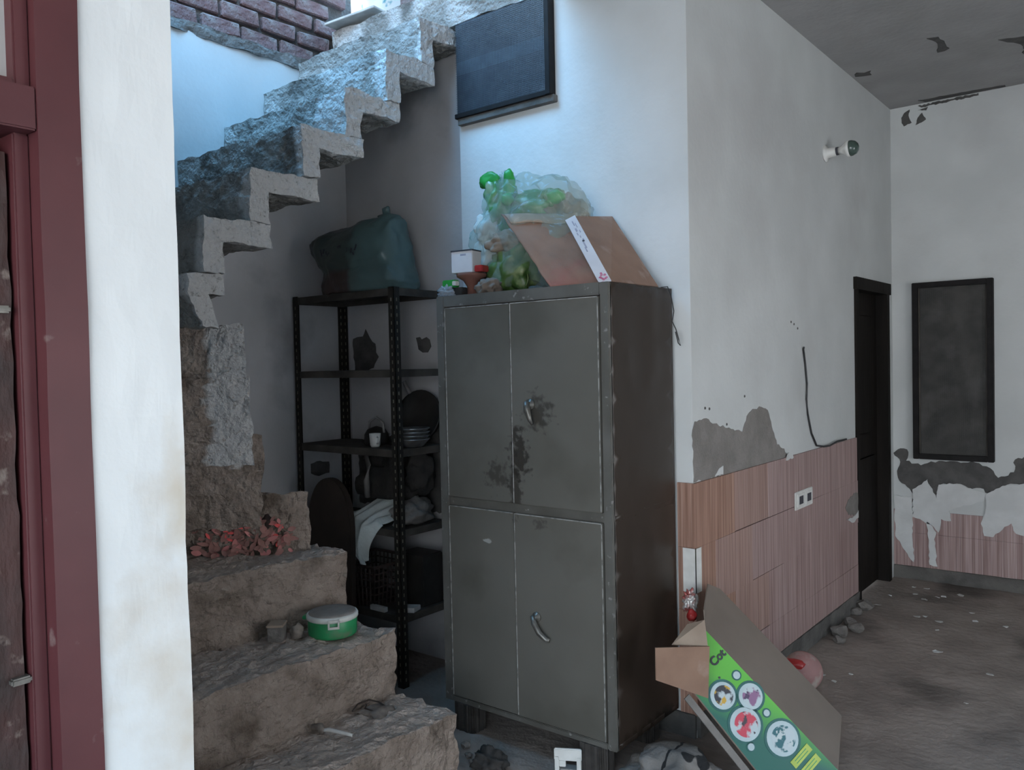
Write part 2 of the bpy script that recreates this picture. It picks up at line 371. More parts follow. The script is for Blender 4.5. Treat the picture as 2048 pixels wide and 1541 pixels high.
def ragged(pts, seg=.02, amp=.012, seed=0):
    rnd = random.Random(seed); out = []
    n = len(pts)
    for i in range(n):
        a, b = Vector((*pts[i], 0)), Vector((*pts[(i+1) % n], 0)); L = (b-a).length
        k = max(1, int(L/seg)); d = (b-a).normalized() if L > 0 else Vector((1, 0, 0)); nn = Vector((-d.y, d.x, 0))
        for j in range(k):
            p = a+(b-a)*(j/k)
            if j: p += nn*rnd.uniform(-amp, amp)*min(1, L/.06)
            out.append((p.x, p.y))
    return out
def flatpoly(name, pts, plane, pos, t, m, parent, seg=.02, amp=.008, seed=1):
    """irregular thin patch on a wall or ceiling; plane 'x' uses (y,z), 'y' uses (x,z), 'z' uses (x,y)"""
    q = ragged(pts, seg, amp, seed)
    def P(a, b, d): return (pos+d, a, b) if plane == 'x' else ((a, pos+d, b) if plane == 'y' else (a, b, pos+d))
    bm = bmesh.new()
    n = len(q)
    top = [bm.verts.new(P(a, b, t)) for a, b in q]; bot = [bm.verts.new(P(a, b, 0)) for a, b in q]
    for tri in tessellate_polygon([[Vector((a, b, 0)) for a, b in q]]):
        for ring in (top, bot):
            try: bm.faces.new([ring[i] for i in tri])
            except ValueError: pass
    for i in range(n): bm.faces.new((top[i], top[(i+1) % n], bot[(i+1) % n], bot[i]))
    bmesh.ops.recalc_face_normals(bm, faces=bm.faces)
    me = bpy.data.meshes.new(name); bm.to_mesh(me); bm.free()
    return put(name, me, m, parent)

def blob(name, c, rad, m, parent=None, seed=0, amp=.12, scale=3.0, sub=4, flat=None, amp2=0.0, scale2=10, shape=None):
    bm = bmesh.new(); bmesh.ops.create_icosphere(bm, subdivisions=sub, radius=1)
    s = Vector((seed*3.1, seed*1.7, seed*.9))
    for v in bm.verts:
        p = v.co.copy(); k = 1+amp*noise.noise(p*scale+s)*2
        if amp2: k += amp2*(1-abs(noise.noise(p*scale2+s))*3)
        q = Vector((p.x*rad[0]*k, p.y*rad[1]*k, p.z*rad[2]*k))
        if shape: q = shape(q, p)
        q += Vector(c)
        if flat is not None and q.z < flat: q.z = flat+random.uniform(0, .0005)
        v.co = q
    me = bpy.data.meshes.new(name); bm.to_mesh(me); bm.free()
    return put(name, me, m, parent, True)

def sheet(name, fn, nu, nv, t, m, parent=None):
    """a cloth-like thin solid from a function of (u,v)"""
    v = [Vector(fn(i/nu, j/nv)) for j in range(nv+1) for i in range(nu+1)]
    f = [(j*(nu+1)+i, j*(nu+1)+i+1, (j+1)*(nu+1)+i+1, (j+1)*(nu+1)+i) for j in range(nv) for i in range(nu)]
    me = bpy.data.meshes.new(name); me.from_pydata(v, [], f)
    o = put(name, me, m, parent, True)
    md = o.modifiers.new('thickness', 'SOLIDIFY'); md.thickness = t
    return o
def text_mesh(name, body, size, mtx, m, parent, depth=.0006):
    cu = bpy.data.curves.new(name, 'FONT'); cu.body = body; cu.size = size; cu.extrude = depth; cu.align_x = 'CENTER'; cu.align_y = 'CENTER'
    cu.offset = size*.032
    to = bpy.data.objects.new(name, cu); COL.objects.link(to)
    dg = bpy.context.evaluated_depsgraph_get(); me = bpy.data.meshes.new_from_object(to.evaluated_get(dg))
    bpy.data.objects.remove(to); bpy.data.curves.remove(cu)
    me.transform(mtx)
    return put(name, me, m, parent)
def struct(o): return tag(o, kind='structure')

# ================================================================== THE SETTING
struct(MB().box(-3.8, 3.0, -4.5, 6.1, -.12, 0).build('floor', 'floor'))
# ceiling of the hall and roof slabs, open over the stair
ceil = MB()
ceil.box(-2.08, 3.0, -2.2, 2.97, ZC, ZC+.16); ceil.box(-1.47, 3.0, 2.97, 6.1, ZC, ZC+.16); ceil.box(-3.8, -2.08, -2.2, 1.70, ZC, ZC+.16); ceil.box(-2.60, -2.08, 1.70, 2.0, ZC, ZC+.16)
ceiling = struct(ceil.build('ceiling', 'ceiling'))

wall_centre = struct(MB().box(XS+.01, XD-.12, YW, YW+.12, 0, ZC-.03).box(XD-.12, XD, YW, YW+.004, 0, ZC).build('wall_centre', 'white_wall'))
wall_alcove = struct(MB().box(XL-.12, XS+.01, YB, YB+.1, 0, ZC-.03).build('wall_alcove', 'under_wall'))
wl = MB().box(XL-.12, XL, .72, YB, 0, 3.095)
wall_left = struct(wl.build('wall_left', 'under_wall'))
wall_near = struct(MB().box(XL-.12, XD-.12, .72, .84, 0, ZC).build('wall_near', 'white_wall'))
# hall wall with the far door opening
DY0, DY1, DZ = 5.10, 5.84, 1.95
w = MB().box(XD-.12, XD, YW+.0045, DY0, 0, ZC); w.box(XD-.12, XD, DY0, DY1, DZ, ZC); w.box(XD-.12, XD, DY1, YR+.12, 0, ZC)
wall_side = struct(w.build('wall_side', 'hall_wall'))
wall_end = struct(MB().box(XD, 3.0, YR, YR+.12, 0, ZC).build('wall_end', 'hall_wall'))
w = MB().box(2.6, 2.72, -2.08, 1.7, 0, ZC); w.box(2.6, 2.72, 3.2, YR, 0, ZC); w.box(2.6, 2.72, 1.7, 3.2, 2.1, ZC)   # unseen opening, added to light the hall wall
wall_right = struct(w.build('wall_right', 'white_wall'))
# street front, open wide behind the viewer
w = MB().box(XL-.12, -1.1, -2.2, -2.08, 0, ZC); w.box(2.3, 2.72, -2.2, -2.08, 0, ZC); w.box(-1.1, 2.3, -2.2, -2.08, 2.75, ZC)
wall_front = struct(w.build('wall_front', 'entry_wall'))
# near wall with the maroon door
w = MB().box(XD-.12, XD, .667, .84, 0, ZC); w.box(XD-.12, XD, -2.08, -.40, 0, ZC); w.box(XD-.12, XD, -.40, .667, 2.45, ZC)
me = w.mesh('wall_entry'); rough(me, .07, .0035, 6, .0015, 25)
wall_entry = struct(put('wall_entry', me, 'entry_wall'))
# back room blocked off behind the doors
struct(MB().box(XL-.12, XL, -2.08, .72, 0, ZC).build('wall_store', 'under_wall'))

# roof slab of the rear rooms with its raw edge over the mesh panel
me = MB().box(XL+.02, -2.08, 2.945, 5.0, ZC-.03, ZC+.16).mesh('roof_edge'); 
bm = bmesh.new(); bm.from_mesh(me); bm.to_mesh(me); bm.free()
rough(me, .05, .012, 9, .004, 40)
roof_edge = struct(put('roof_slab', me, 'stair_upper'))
at = me.attributes.new('wash', 'FLOAT', 'POINT')
for i, v in enumerate(me.vertices): at.data[i].value = .75 if noise.noise(v.co*6) > .12 else 0

# unseen walls added above the stair to hold back sky light
w = MB().box(-2.08, -1.96, 1.75, 3.12, ZC+.16, 4.9); w.box(XL-.12, XL, 1.75, 3.12, 4.05, 4.9)
w.box(-3.12, -2.08, 3.06, 3.12, ZC+.16, 4.9); w.box(XL-.12, -1.96, 2.15, 3.12, 4.9, 5.0)     # added roof cuts the overhead sky, light enters from the front
struct(w.build('wall_sky_block', 'brick'))
# bricks of the unplastered upper wall
brick_me = []
for k in range(6):
    b_ = MB().box(-.055, .055, -.1, .1, -.036, .036).mesh('brick')
    bm = bmesh.new(); bm.from_mesh(b_); bmesh.ops.bevel(bm, geom=list(bm.edges), offset=.006, segments=1, affect='EDGES')
    for v in bm.verts: v.co += nvec(v.co+Vector((k*5, 0, 0)), 14)*.010
    bm.to_mesh(b_); bm.free(); b_.materials.append(M['brick']); brick_me.append(b_)
struct_m = MB().box(XL-.12, XL-.02, .72, 3.12, 3.095, 4.05)
wm = struct_m.build('mortar', 'mortar', wall_left)
zc_ = 3.135; row = 0
while zc_ < 3.98:
    y = 1.62 - (.11 if row % 2 else 0)
    while y < 3.08:
        if y+.1 < 3.16 - .05*row*.0 and not (row == 0 and y > 2.9):
            o = bpy.data.objects.new('brick', brick_me[random.randrange(6)]); COL.objects.link(o); o.parent = wall_left
            o.location = (XL-.055+random.uniform(0, .012), y+random.uniform(-.006, .006), zc_+random.uniform(-.004, .004))
            o.rotation_euler = (random.uniform(-.03, .03), 0, random.uniform(-.02, .02)); OFF[o.name] = Vector()
        y += .222
    zc_ += .088; row += 1
# ragged plaster lip under the bricks
me = MB().box(XL-.05, XL+.012, .84, 3.0, 3.05, 3.105).mesh('plaster_lip'); rough(me, .04, .012, 14, .006, 40)
put('plaster_lip', me, 'lip', wall_left)
# whitewashed upper plaster of the stair wall, thin coat above the steps
q = [(.84, 3.07), (.84, 1.55), (1.55, 1.80), (3.02, 3.05), (3.02, 3.07)]
flatpoly('lime_coat', q, 'x', XL, .003, 'lime', wall_left, .04, .004)

# ---- peeled paint
D_peel = [(2.97,1.22),(2.991,1.253),(3.094,1.259),(3.17,1.232),(3.27,1.208),(3.452,1.176),(3.5,1.241),(3.57,1.269),(3.666,1.273),(3.74,1.254),(3.788,1.174),(3.85,1.085),(3.943,1.056),(3.983,1.007),(3.86,0.992),(3.537,0.999),(3.233,1.011),(2.972,1.015)]
flatpoly('bare_plaster', D_peel, 'x', XD, .0025, 'peel_cement', wall_side, .02, .006, 3)
flatpoly('paint_flake', [(3.163,1.017),(3.203,1.043),(3.242,1.051),(3.241,1.014)], 'x', XD+.0025, .002, 'flake_white', wall_side, .02, .003, 4)
mk = MB()
for y, z in ((3.085, 1.30), (3.125, 1.295), (3.29, 1.22), (3.48, 1.33), (4.1, 1.66), (4.06, 1.67), (4.15, 1.64)): mk.lathe((XD, y, z), [(.006, 0), (.005, .003)], 8, (1, 0, 0))
mk.build('nail_hole', 'peel_dark', wall_side)
R_dark1 = [(-1.469,0.836),(-1.426,0.869),(-1.384,0.863),(-1.377,0.826),(-1.391,0.787),(-1.301,0.762),(-1.26,0.779),(-1.192,0.798),(-1.086,0.8),(-0.982,0.799),(-0.919,0.778),(-0.881,0.751),(-0.856,0.71),(-0.77,0.751),(-0.764,0.83),(-0.60,0.88),(-0.30,.84),(-.1,.78),(-.1,.66),(-.4,.70),(-0.717,0.684),(-0.807,0.671),(-0.907,0.606),(-0.957,0.638),(-1.022,0.633),(-1.087,0.657),(-1.166,0.651),(-1.2,0.626),(-1.207,0.551),(-1.234,0.564),(-1.26,0.674),(-1.288,0.642),(-1.351,0.569),(-1.386,0.612),(-1.442,0.669),(-1.448,0.715),(-1.427,0.777)]
flatpoly('bare_plaster', R_dark1, 'y', YR, -.003, 'peel_dark', wall_end, .018, .008, 5)
for k, q in enumerate([[(-1.358,0.523),(-1.33,0.548),(-1.317,0.527),(-1.338,0.495)], [(-1.289,0.59),(-1.261,0.584),(-1.241,0.548),(-1.275,0.553)], [(-1.14,0.624),(-1.113,0.633),(-1.12,0.588),(-1.137,0.579)],
          [(-1.401,3.06),(-1.381,3.09),(-1.349,3.105),(-1.357,3.068),(-1.338,3.018),(-1.386,3.002),(-1.399,3.026)], [(-1.315,2.997),(-1.302,3.041),(-1.275,3.069),(-1.252,3.022),(-1.279,3.007)],
          [(-1.30,3.118),(-1.15,3.122),(-.95,3.126),(-.95,3.112),(-1.12,3.108),(-1.28,3.104)], [(-1.30,3.09),(-1.24,3.10),(-1.25,3.08)]]):
    flatpoly('bare_plaster', q, 'y', YR, -.003 if k > 2 else -.011, 'peel_dark', wall_end, .012, .004, 10+k)
for k, q in enumerate([[(-0.993,4.75),(-0.942,4.768),(-0.931,4.852),(-0.932,4.983),(-0.959,5.008),(-0.995,5.008),(-0.971,4.899),(-0.974,4.802)], [(-0.711,5.025),(-0.639,5.055),(-0.5,5.073),(-0.5,5.42),(-0.635,5.361),(-0.628,5.182),(-0.654,5.123)],
          [(-1.444,5.07),(-1.425,5.043),(-1.391,5.074),(-1.352,5.061),(-1.369,5.138),(-1.413,5.127),(-1.451,5.108)], [(-1.28, 5.86), (-1.0, 5.88), (-.8, 5.90), (-.8, 5.93), (-1.25, 5.93)]]):
    flatpoly('bare_plaster', q, 'z', ZC, -.003, 'peel_dark', ceiling, .03, .008, 20+k)
for k, q in enumerate([[(-3.521,1.649),(-3.485,1.658),(-3.44,1.66),(-3.418,1.699),(-3.4,1.672),(-3.386,1.651),(-3.343,1.617),(-3.34,1.57),(-3.32,1.547),(-3.337,1.527),(-3.363,1.488),(-3.512,1.44),(-3.519,1.568)],
          [(-3.035,1.638),(-3.008,1.641),(-2.996,1.628),(-2.96,1.639),(-2.939,1.626),(-2.93,1.591),(-2.954,1.561),(-2.989,1.561),(-3.019,1.578),(-3.027,1.613)],
          [(-3.079,1.277),(-3.06,1.309),(-3.032,1.354),(-2.987,1.363),(-2.944,1.348),(-2.915,1.304),(-2.892,1.242),(-2.80,1.099),(-2.8,.75),(-3.5,.75),(-3.5,1.05),(-3.3,1.1),(-3.147,1.172),(-3.144,1.237),(-3.09,1.232)]]):
    flatpoly('bare_plaster', q, 'y', YB, -.003, 'peel_dark', wall_alcove, .02, .006, 30+k)
flatpoly('bare_plaster', [(2.74, .99), (2.80, 1.0), (2.86, .99), (2.86, .93), (2.79, .92), (2.74, .94)], 'x', XL, .003, 'peel_dark', wall_left, .02, .004, 40)

# ---- wood-look wall tiles
def tile(parent, plane, a0, a1, z0, z1, pos, out, m='tile'):
    g = .0006; j = random.uniform(-.0012, .0012)
    b_ = MB()
    if plane == 'x': b_.box(pos, pos+out+j, a0+g, a1-g, z0+g, z1-g)
    else: b_.box(a0+g, a1-g, pos, pos+out+j, z0+g, z1-g)
    return b_.build('tile', m, parent)
rows = [(.757, 1.012), (.508, .757), (.258, .508), (.095, .258)]
for ri, (z0, z1) in enumerate(rows):
    y = YW - .012 - (.19 if ri % 2 else 0)
    while y < 5.09:
        a, b_ = max(y, YW-.012), min(y+.375, 5.095)
        if b_-a > .02: tile(wall_side, 'x', a, b_, z0+random.uniform(-.003, .003), z1, XD, .011, 'tile_orange' if (b_ < 3.36+.0*ri) else ('tile_mid' if b_ < 3.8 else 'tile'))
        y += .375
    tile(wall_centre, 'y', -1.535, XD, z0, z1, YW, -.011, 'tile_orange')
for ri, (z0, z1) in enumerate([(.31, .46), (.085, .31)]):
    x = XD + (.0 if ri else -.15)
    while x < 2.4:
        a, b_ = max(x, XD), min(x+.375, 2.6); tile(wall_end, 'y', a, b_, z0, z1, YR, -.009); x += .375
for k, q in enumerate([[(-0.919,0.605),(-0.832,0.662),(-0.717,0.684),(-.45,.66),(-.45,.40),(-0.719,0.36),(-0.76,0.37),(-0.784,0.431),(-0.821,0.406),(-0.883,0.334),(-0.934,0.336),(-0.952,0.413),(-0.926,0.503)],
          [(-1.351,0.6),(-1.261,0.667),(-1.207,0.551),(-1.193,0.642),(-1.087,0.657),(-1.009,0.634),(-0.919,0.605),(-0.932,0.56),(-1.088,0.503),(-1.134,0.476),(-1.121,0.411),(-1.181,0.419),(-1.195,0.328),(-1.242,0.376),(-1.352,0.417)],
          [(-1.466,0.55),(-1.352,0.55),(-1.348,0.113),(-1.46,0.276)], [(-1.263,0.396),(-1.209,0.327),(-1.223,0.28),(-1.204,0.103),(-1.251,0.111)]]):
    flatpoly('plaster_flake', q, 'y', YR-.0095, -.004, 'flake_white', wall_end, .02, .006, 50+k)
# cement plinths, then a shadow strip
me = MB().box(XD, XD+.016, YW+.0, 5.10, 0, .094).mesh('plinth'); rough(me, .05, .006, 12); tag(put('baseboard_side', me, 'plinth'), kind='structure')
me = MB().box(XD, 2.6, YR-.02, YR, 0, .084).mesh('plinth'); rough(me, .06, .006, 12); tag(put('baseboard_end', me, 'plinth'), kind='structure')
me = MB().box(XS+.02, XD, YW-.016, YW, 0, .094).mesh('plinth'); rough(me, .06, .005, 12); tag(put('shadow_strip_centre', me, 'plinth'), kind='structure')  # dark strip added where the cabinet's shadow falls
# round hole knocked in the tiles by the far door, with a chipped rim
flatpoly('bare_plaster', [(4.85,0.632),(4.909,0.671),(5.029,0.691),(5.09,0.679),(5.093,0.625),(5.093,0.574),(5.044,0.559),(4.906,0.581)], 'x', XD+.0125, .0015, 'peel_cement', wall_side, .02, .008, 60)
flatpoly('paint_flake', [(4.866,0.558),(5.024,0.557),(5.093,0.579),(5.093,0.537),(4.983,0.524)], 'x', XD+.0125, .003, 'flake_white', wall_side, .02, .006, 61)
flatpoly('paint_flake', [(3.93,1.0),(3.97,1.035),(4.02,1.02),(4.03,1.003)], 'x', XD+.012, .004, 'flake_white', wall_side, .02, .004, 62)

# ---- far door
d = thing('door_1', 'dark wooden door in a black frame at the far end of the hall wall', None, (XD, 5.47, 0)); del d['label']; struct(d)
f = MB(); f.box(XD-.10, XD+.012, DY0, DY0+.055, 0, DZ-.06); f.build('door_jamb', 'dark_wood', d)
f = MB(); f.box(XD-.10, XD+.012, DY1-.055, DY1, 0, DZ-.06); f.build('door_jamb', 'dark_wood', d)
f = MB(); f.box(XD-.10, XD+.02, DY0-.01, DY1+.01, DZ-.06, DZ+.012); f.build('door_head', 'dark_wood', d)
lf = MB().box(XD-.095, XD-.06, DY0+.055, DY1-.055, .01, DZ-.06).build('door_leaf', 'dark_wood', d)
for z0, z1 in ((.15, .85), (1.0, 1.75)):
    MB().box(XD-.062, XD-.052, DY0+.14, DY1-.14, z0, z1).build('door_panel', 'dark_wood', lf, bevel=.006)

# ---- framed wire screen on the end wall
wn_ = thing('window_1', 'x', None, (-1.105, YR, .80)); del wn_['label']; struct(wn_)
X0, X1, Z0, Z1 = -1.338, -.872, .808, 1.963
for a in ((X0, X0+.035, Z0, Z1), (X1-.035, X1, Z0, Z1)): MB().box(a[0], a[1], YR-.045, YR, a[2], a[3]).build('window_stile', 'black_frame', wn_, bevel=.003)
for a in ((X0+.035, X1-.035, Z0, Z0+.035), (X0+.035, X1-.035, Z1-.035, Z1)): MB().box(a[0], a[1], YR-.045, YR, a[2], a[3]).build('window_rail', 'black_frame', wn_, bevel=.003)
MB().box(X0+.03, X1-.03, YR-.012, YR-.002, Z0+.03, Z1-.03).build('screen_backing', 'screen_grey', wn_)
g = MB()
x = X0+.045
while x < X1-.04: g.box(x-.0008, x+.0008, YR-.0165, YR-.0145, Z0+.035, Z1-.035); x += .012
z = Z0+.045
while z < Z1-.04: g.box(X0+.035, X1-.035, YR-.0165, YR-.0145, z-.0008, z+.0008); z += .012
tag(g.build('wire_mesh', 'screen_grey', wn_), kind='stuff')
for a in ((X0+.035, X0+.043), (X1-.043, X1-.035)): MB().box(a[0], a[1], YR-.024, YR-.014, Z0+.035, Z1-.035).build('screen_bead', 'shelf_dust', wn_)

# ---- mesh vent under the roof slab
v_ = thing('window_2', 'x', None, (-2.37, YW, 2.65)); del v_['label']; struct(v_)
X0, X1, Z0, Z1 = -2.645, -2.088, 2.652, 3.098
MB().box(X0, X1-.02, YW-.016, YW-.004, Z0+.02, Z1).build('plastic_sheet', 'mesh_sheet', v_)
MB().box(X0+.002, X1-.025, YW-.018, YW-.0162, 2.86, 2.92).build('sheet_reflection', 'sheet_band', v_)  # lighter band paints a reflection onto the sheet
g = MB()
x = X0+.005
while x < X1-.02: g.box(x-.0007, x+.0007, YW-.0225, YW-.0205, Z0+.02, Z1); x += .0085
z = Z0+.025
while z < Z1: g.box(X0, X1-.02, YW-.0245, YW-.0225, z-.0007, z+.0007); z += .0085
tag(g.build('wire_mesh', 'mesh_wire', v_), kind='stuff')
MB().box(X1-.026, X1, YW-.045, YW, Z0, Z1).build('vent_stile', 'black_frame', v_, bevel=.002)
MB().box(X0, X1-.026, YW-.04, YW, Z0, Z0+.022).build('vent_rail', 'black_frame', v_, bevel=.002)
MB().box(X0+.01, X1+.01, YW-.03, YW, Z0-.03, Z0).build('vent_sill', 'plinth', v_, bevel=.002)

# ---- maroon entrance door beside the viewer
d = thing('door_2', 'x', None, (XD, .2, 0)); del d['label']; struct(d)
def jbox(nm, y0, y1, z0, z1, x0, x1, m='maroon', par=d, bev=.003): return MB().box(x0, x1, y0, y1, z0, z1).build(nm, m, par, bevel=bev)
me = MB().box(XD-.10, XD+.006, .598, .668, 0, 2.45).mesh('j'); rough(me, .09, .0018, 5)
put('door_jamb', me, 'maroon', d)
jbox('jamb_rebate', .572, .598, 0, 1.90, XD-.10, XD-.03)
jbox('door_jamb', -.40, -.33, 0, 2.45, XD-.10, XD+.006)
jbox('door_head', -.33, .598, 1.900, 1.972, XD-.10, XD+.004)
jbox('door_head', -.33, .598, 2.38, 2.45, XD-.10, XD+.004)
fl = thing('fanlight', 'x', None, (XD, .2, 0)); del fl['label']; fl.parent = d; fl.location = (0, 0, 0); OFF[fl.name] = OFF[d.name]
jbox('pane_bead', .572, .598, 1.972, 2.38, XD-.06, XD-.015, par=fl)
jbox('pane_bead', -.33, .572, 1.972, 1.985, XD-.06, XD-.015, par=fl)
jbox('pane', -.33, .572, 1.985, 2.38, XD-.05, XD-.044, 'frosted', fl, 0)
lf = jbox('door_leaf', -.33, .556, .01, 1.878, XD-.095, XD-.06, 'maroon_dark')
me = MB().box(XD-.061, XD-.045, .515, .565, .01, 1.87).mesh('s'); rough(me, .05, .004, 12, .002, 50)
put('leaf_stile', me, 'maroon_worn', lf)
jbox('leaf_stile', .40, .512, .01, 1.60, XD-.062, XD-.040, 'maroon_dark', lf)
jbox('leaf_stile', -.33, -.24, .01, 1.87, XD-.062, XD-.048, 'maroon_dark', lf)
jbox('lock_plate', .525, .56, 1.60, 1.612, XD-.062, XD-.028, 'handle', lf)
jbox('lock_plate', .54, .572, .98, .992, XD-.062, XD-.03, 'handle', lf)

# ================================================================== STAIRCASE
stair = thing('staircase', 'rough raw cement staircase turning up to the roof, limewashed along its open edge', 'staircase', (-2.6, 1.6, 0))
A = {1: (-1.96, 2.10, .286), 2: (-2.25, 2.10, .52), 3: (-2.51, 2.10, .78), 4: (-2.68, 2.05, 1.01), 5: (-2.66, 1.83, 1.25), 6: (-2.66, 1.784, 1.467), 7: (-2.66, 1.769, 1.66)}
ANG = {1: 1, 2: 1, 3: 10, 4: 30, 5: 36, 6: 43, 7: 52, 8: 70, 9: 90}
YN = .845
def reach(p, ang):
    a = math.radians(ang); dx, dy = -math.sin(a), -math.cos(a)
    ts = []
    if dx < -1e-6: ts.append((XL+.004-p[0])/dx)
    if dy < -1e-6: ts.append((YN-p[1])/dy)
    t = min(ts); return (p[0]+dx*t, p[1]+dy*t)
def onleft(b): return b[0] < XL+.02
def step_obj(me, washfn, m='stair'):
    o = put('step', me, m, stair)
    off = OFF[stair.name]
    at = me.attributes.new('wash', 'FLOAT', 'POINT')
    for i, v in enumerate(me.vertices): at.data[i].value = washfn(v.co+off)
    return o
def prism(poly, z0, z1):
    n = len(poly); b_ = MB()
    v = [(x, y, z0) for x, y in poly]+[(x, y, z1) for x, y in poly]
    b_.raw(v, [tuple(range(n))[::-1], tuple(range(n, 2*n))]+[(i, (i+1) % n, (i+1) % n+n, i+n) for i in range(n)])
    return b_.mesh('step')
AX = dict(A); AX[8] = (-2.66, 1.60, 1.84); AX[9] = (-2.66, 1.70, 2.03)
for n in range(1, 8):
    p = A[n]; q = AX[n+1]; back = .12
    b0 = reach(p, ANG[n]); nd = math.radians(ANG[n+1])
    if n < 3:
        poly = [(p[0], p[1]), b0, (q[0]-back, YN), (q[0]-back, q[1])]
    elif n == 3:
        qq = (q[0]-.12, q[1]); b1 = reach(qq, ANG[4])
        poly = [(p[0], p[1]), b0]+([(XL+.004, YN)] if onleft(b1) and not onleft(b0) else [])+[b1, qq, (q[0]-.12, p[1])]
    else:
        qq = (q[0]-.10, q[1]+.03) if n < 7 else (-2.76, 1.80); b1 = reach((qq[0], qq[1]), ANG[n+1])
        poly = [(p[0], p[1]), b0]+([(XL+.004, YN)] if onleft(b1) and not onleft(b0) else [])+[b1, qq]
    z0 = 0 if n < 5 else A[n-1][2]-.10
    me = prism(poly, z0, p[2])
    rough(me, .026, .014, 5, .012, 22)
    for v in me.vertices: v.co += nvec(v.co+Vector((3, 9, 2)), 55)*.005
    for v in me.vertices:      # crumbling free end
        if v.co.y > p[1]-.10 and n < 5: v.co += nvec(v.co, 30)*.008+nvec(v.co, 11)*.007
    keep_in(me)
    ex = p[0]; ey = p[1]
    def wf(w, n=n, ex=ex, ey=ey):
        if n < 5: return 0.0
        if n == 5: return 1.0 if (abs(w.x-ex) < .25 and .07 < math.hypot(w.x-ex, w.y-ey) < .1 and w.z > 1.13) else 0.0
        d_ = math.hypot(w.x-ex, w.y-ey)+.03*noise.noise(w*9)
        return 1.0 if d_ < (.15 if n == 6 else .14) else 0.0
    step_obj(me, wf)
# upper flight: folded concrete plates
Y2 = {8: 1.555, 9: 1.609, 10: 1.817, 11: 2.046, 12: 2.283, 13: 2.510, 14: 2.730, 15: 2.945}
Z2 = {7: 1.66, 8: 1.835, 9: 2.037, 10: 2.241, 11: 2.447, 12: 2.650, 13: 2.867, 14: 3.078, 15: 3.29}
T = .082
PATCH = {10: .06, 12: .20, 13: .05, 14: .04, 11: .03, 9: .03, 8: .06}
for n in range(8, 15):
    y0, y1, za, zb = Y2[n], Y2[n+1], Z2[n-1]-(.012 if n == 8 else -.004), Z2[n]
    pf = [(y0, za), (y0, zb), (y1+T-.003, zb), (y1+T-.003, zb-T), (y0+T, zb-T), (y0+T, za)]
    if n == 8: pf = [(y0, zb-.06), (y0, zb), (y1+T, zb), (y1+T, zb-.075), (y0+.075, zb-.075), (y0+.11, za), (y0+.045, za)]
    k = len(pf); b_ = MB()
    X1e = XS+(.012 if n % 2 else .0)
    v = [(XL+.004, y, z) for y, z in pf]+[(X1e, y, z) for y, z in pf]
    b_.raw(v, [tuple(range(k))[::-1], tuple(range(k, 2*k))]+[(i, (i+1) % k, (i+1) % k+k, i+k) for i in range(k)])
    me = b_.mesh('step'); rough(me, .030, .012, 8, .009, 30); keep_in(me)
    def wf(w, n=n, y0=y0):
        e_ = XS-w.x
        if e_ < .022: return 1.0
        if w.y < y0+.02 and e_ < PATCH[n]+.03*noise.noise(w*11): return 1.0
        if n > 11 and noise.noise(w*7) > .30: return .5
        return 0.0
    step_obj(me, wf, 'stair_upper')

# ================================================================== STEEL CABINET
CX0, CX1, CY0, CY1, CZ0, CZ1 = -2.362, -1.536, 2.476, 2.945, .112, 1.776
cab = thing('steel_cabinet', 'tall dark steel cabinet with four doors standing on ribbed feet', 'cabinet', (-1.95, 2.71, 0))
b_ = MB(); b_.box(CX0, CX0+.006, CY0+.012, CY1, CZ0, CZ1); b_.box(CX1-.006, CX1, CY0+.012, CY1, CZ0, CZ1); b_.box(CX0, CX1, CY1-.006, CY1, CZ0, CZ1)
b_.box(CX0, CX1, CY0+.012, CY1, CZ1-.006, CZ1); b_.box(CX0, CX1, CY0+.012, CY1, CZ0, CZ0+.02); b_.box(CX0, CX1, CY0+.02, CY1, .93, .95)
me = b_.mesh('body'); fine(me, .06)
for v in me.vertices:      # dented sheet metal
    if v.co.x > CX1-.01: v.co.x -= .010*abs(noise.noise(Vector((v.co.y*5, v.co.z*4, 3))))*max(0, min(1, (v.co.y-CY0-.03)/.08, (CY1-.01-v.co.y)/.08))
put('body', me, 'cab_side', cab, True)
fr = MB(); fr.box(CX0, CX0+.042, CY0, CY0+.02, CZ0, CZ1); fr.box(CX1-.036, CX1, CY0, CY0+.02, CZ0, CZ1)
fr.box(CX0+.042, CX1-.036, CY0, CY0+.02, CZ1-.045, CZ1); fr.box(CX0+.042, CX1-.036, CY0+.012, CY0+.02, .915, .96); fr.box(CX0+.042, CX1-.036, CY0, CY0+.02, CZ0, CZ0+.022)
fr.build('front_frame', 'cab_frame', cab, bevel=.003)
SPL = -1.975
door_mat = M['cab_front']
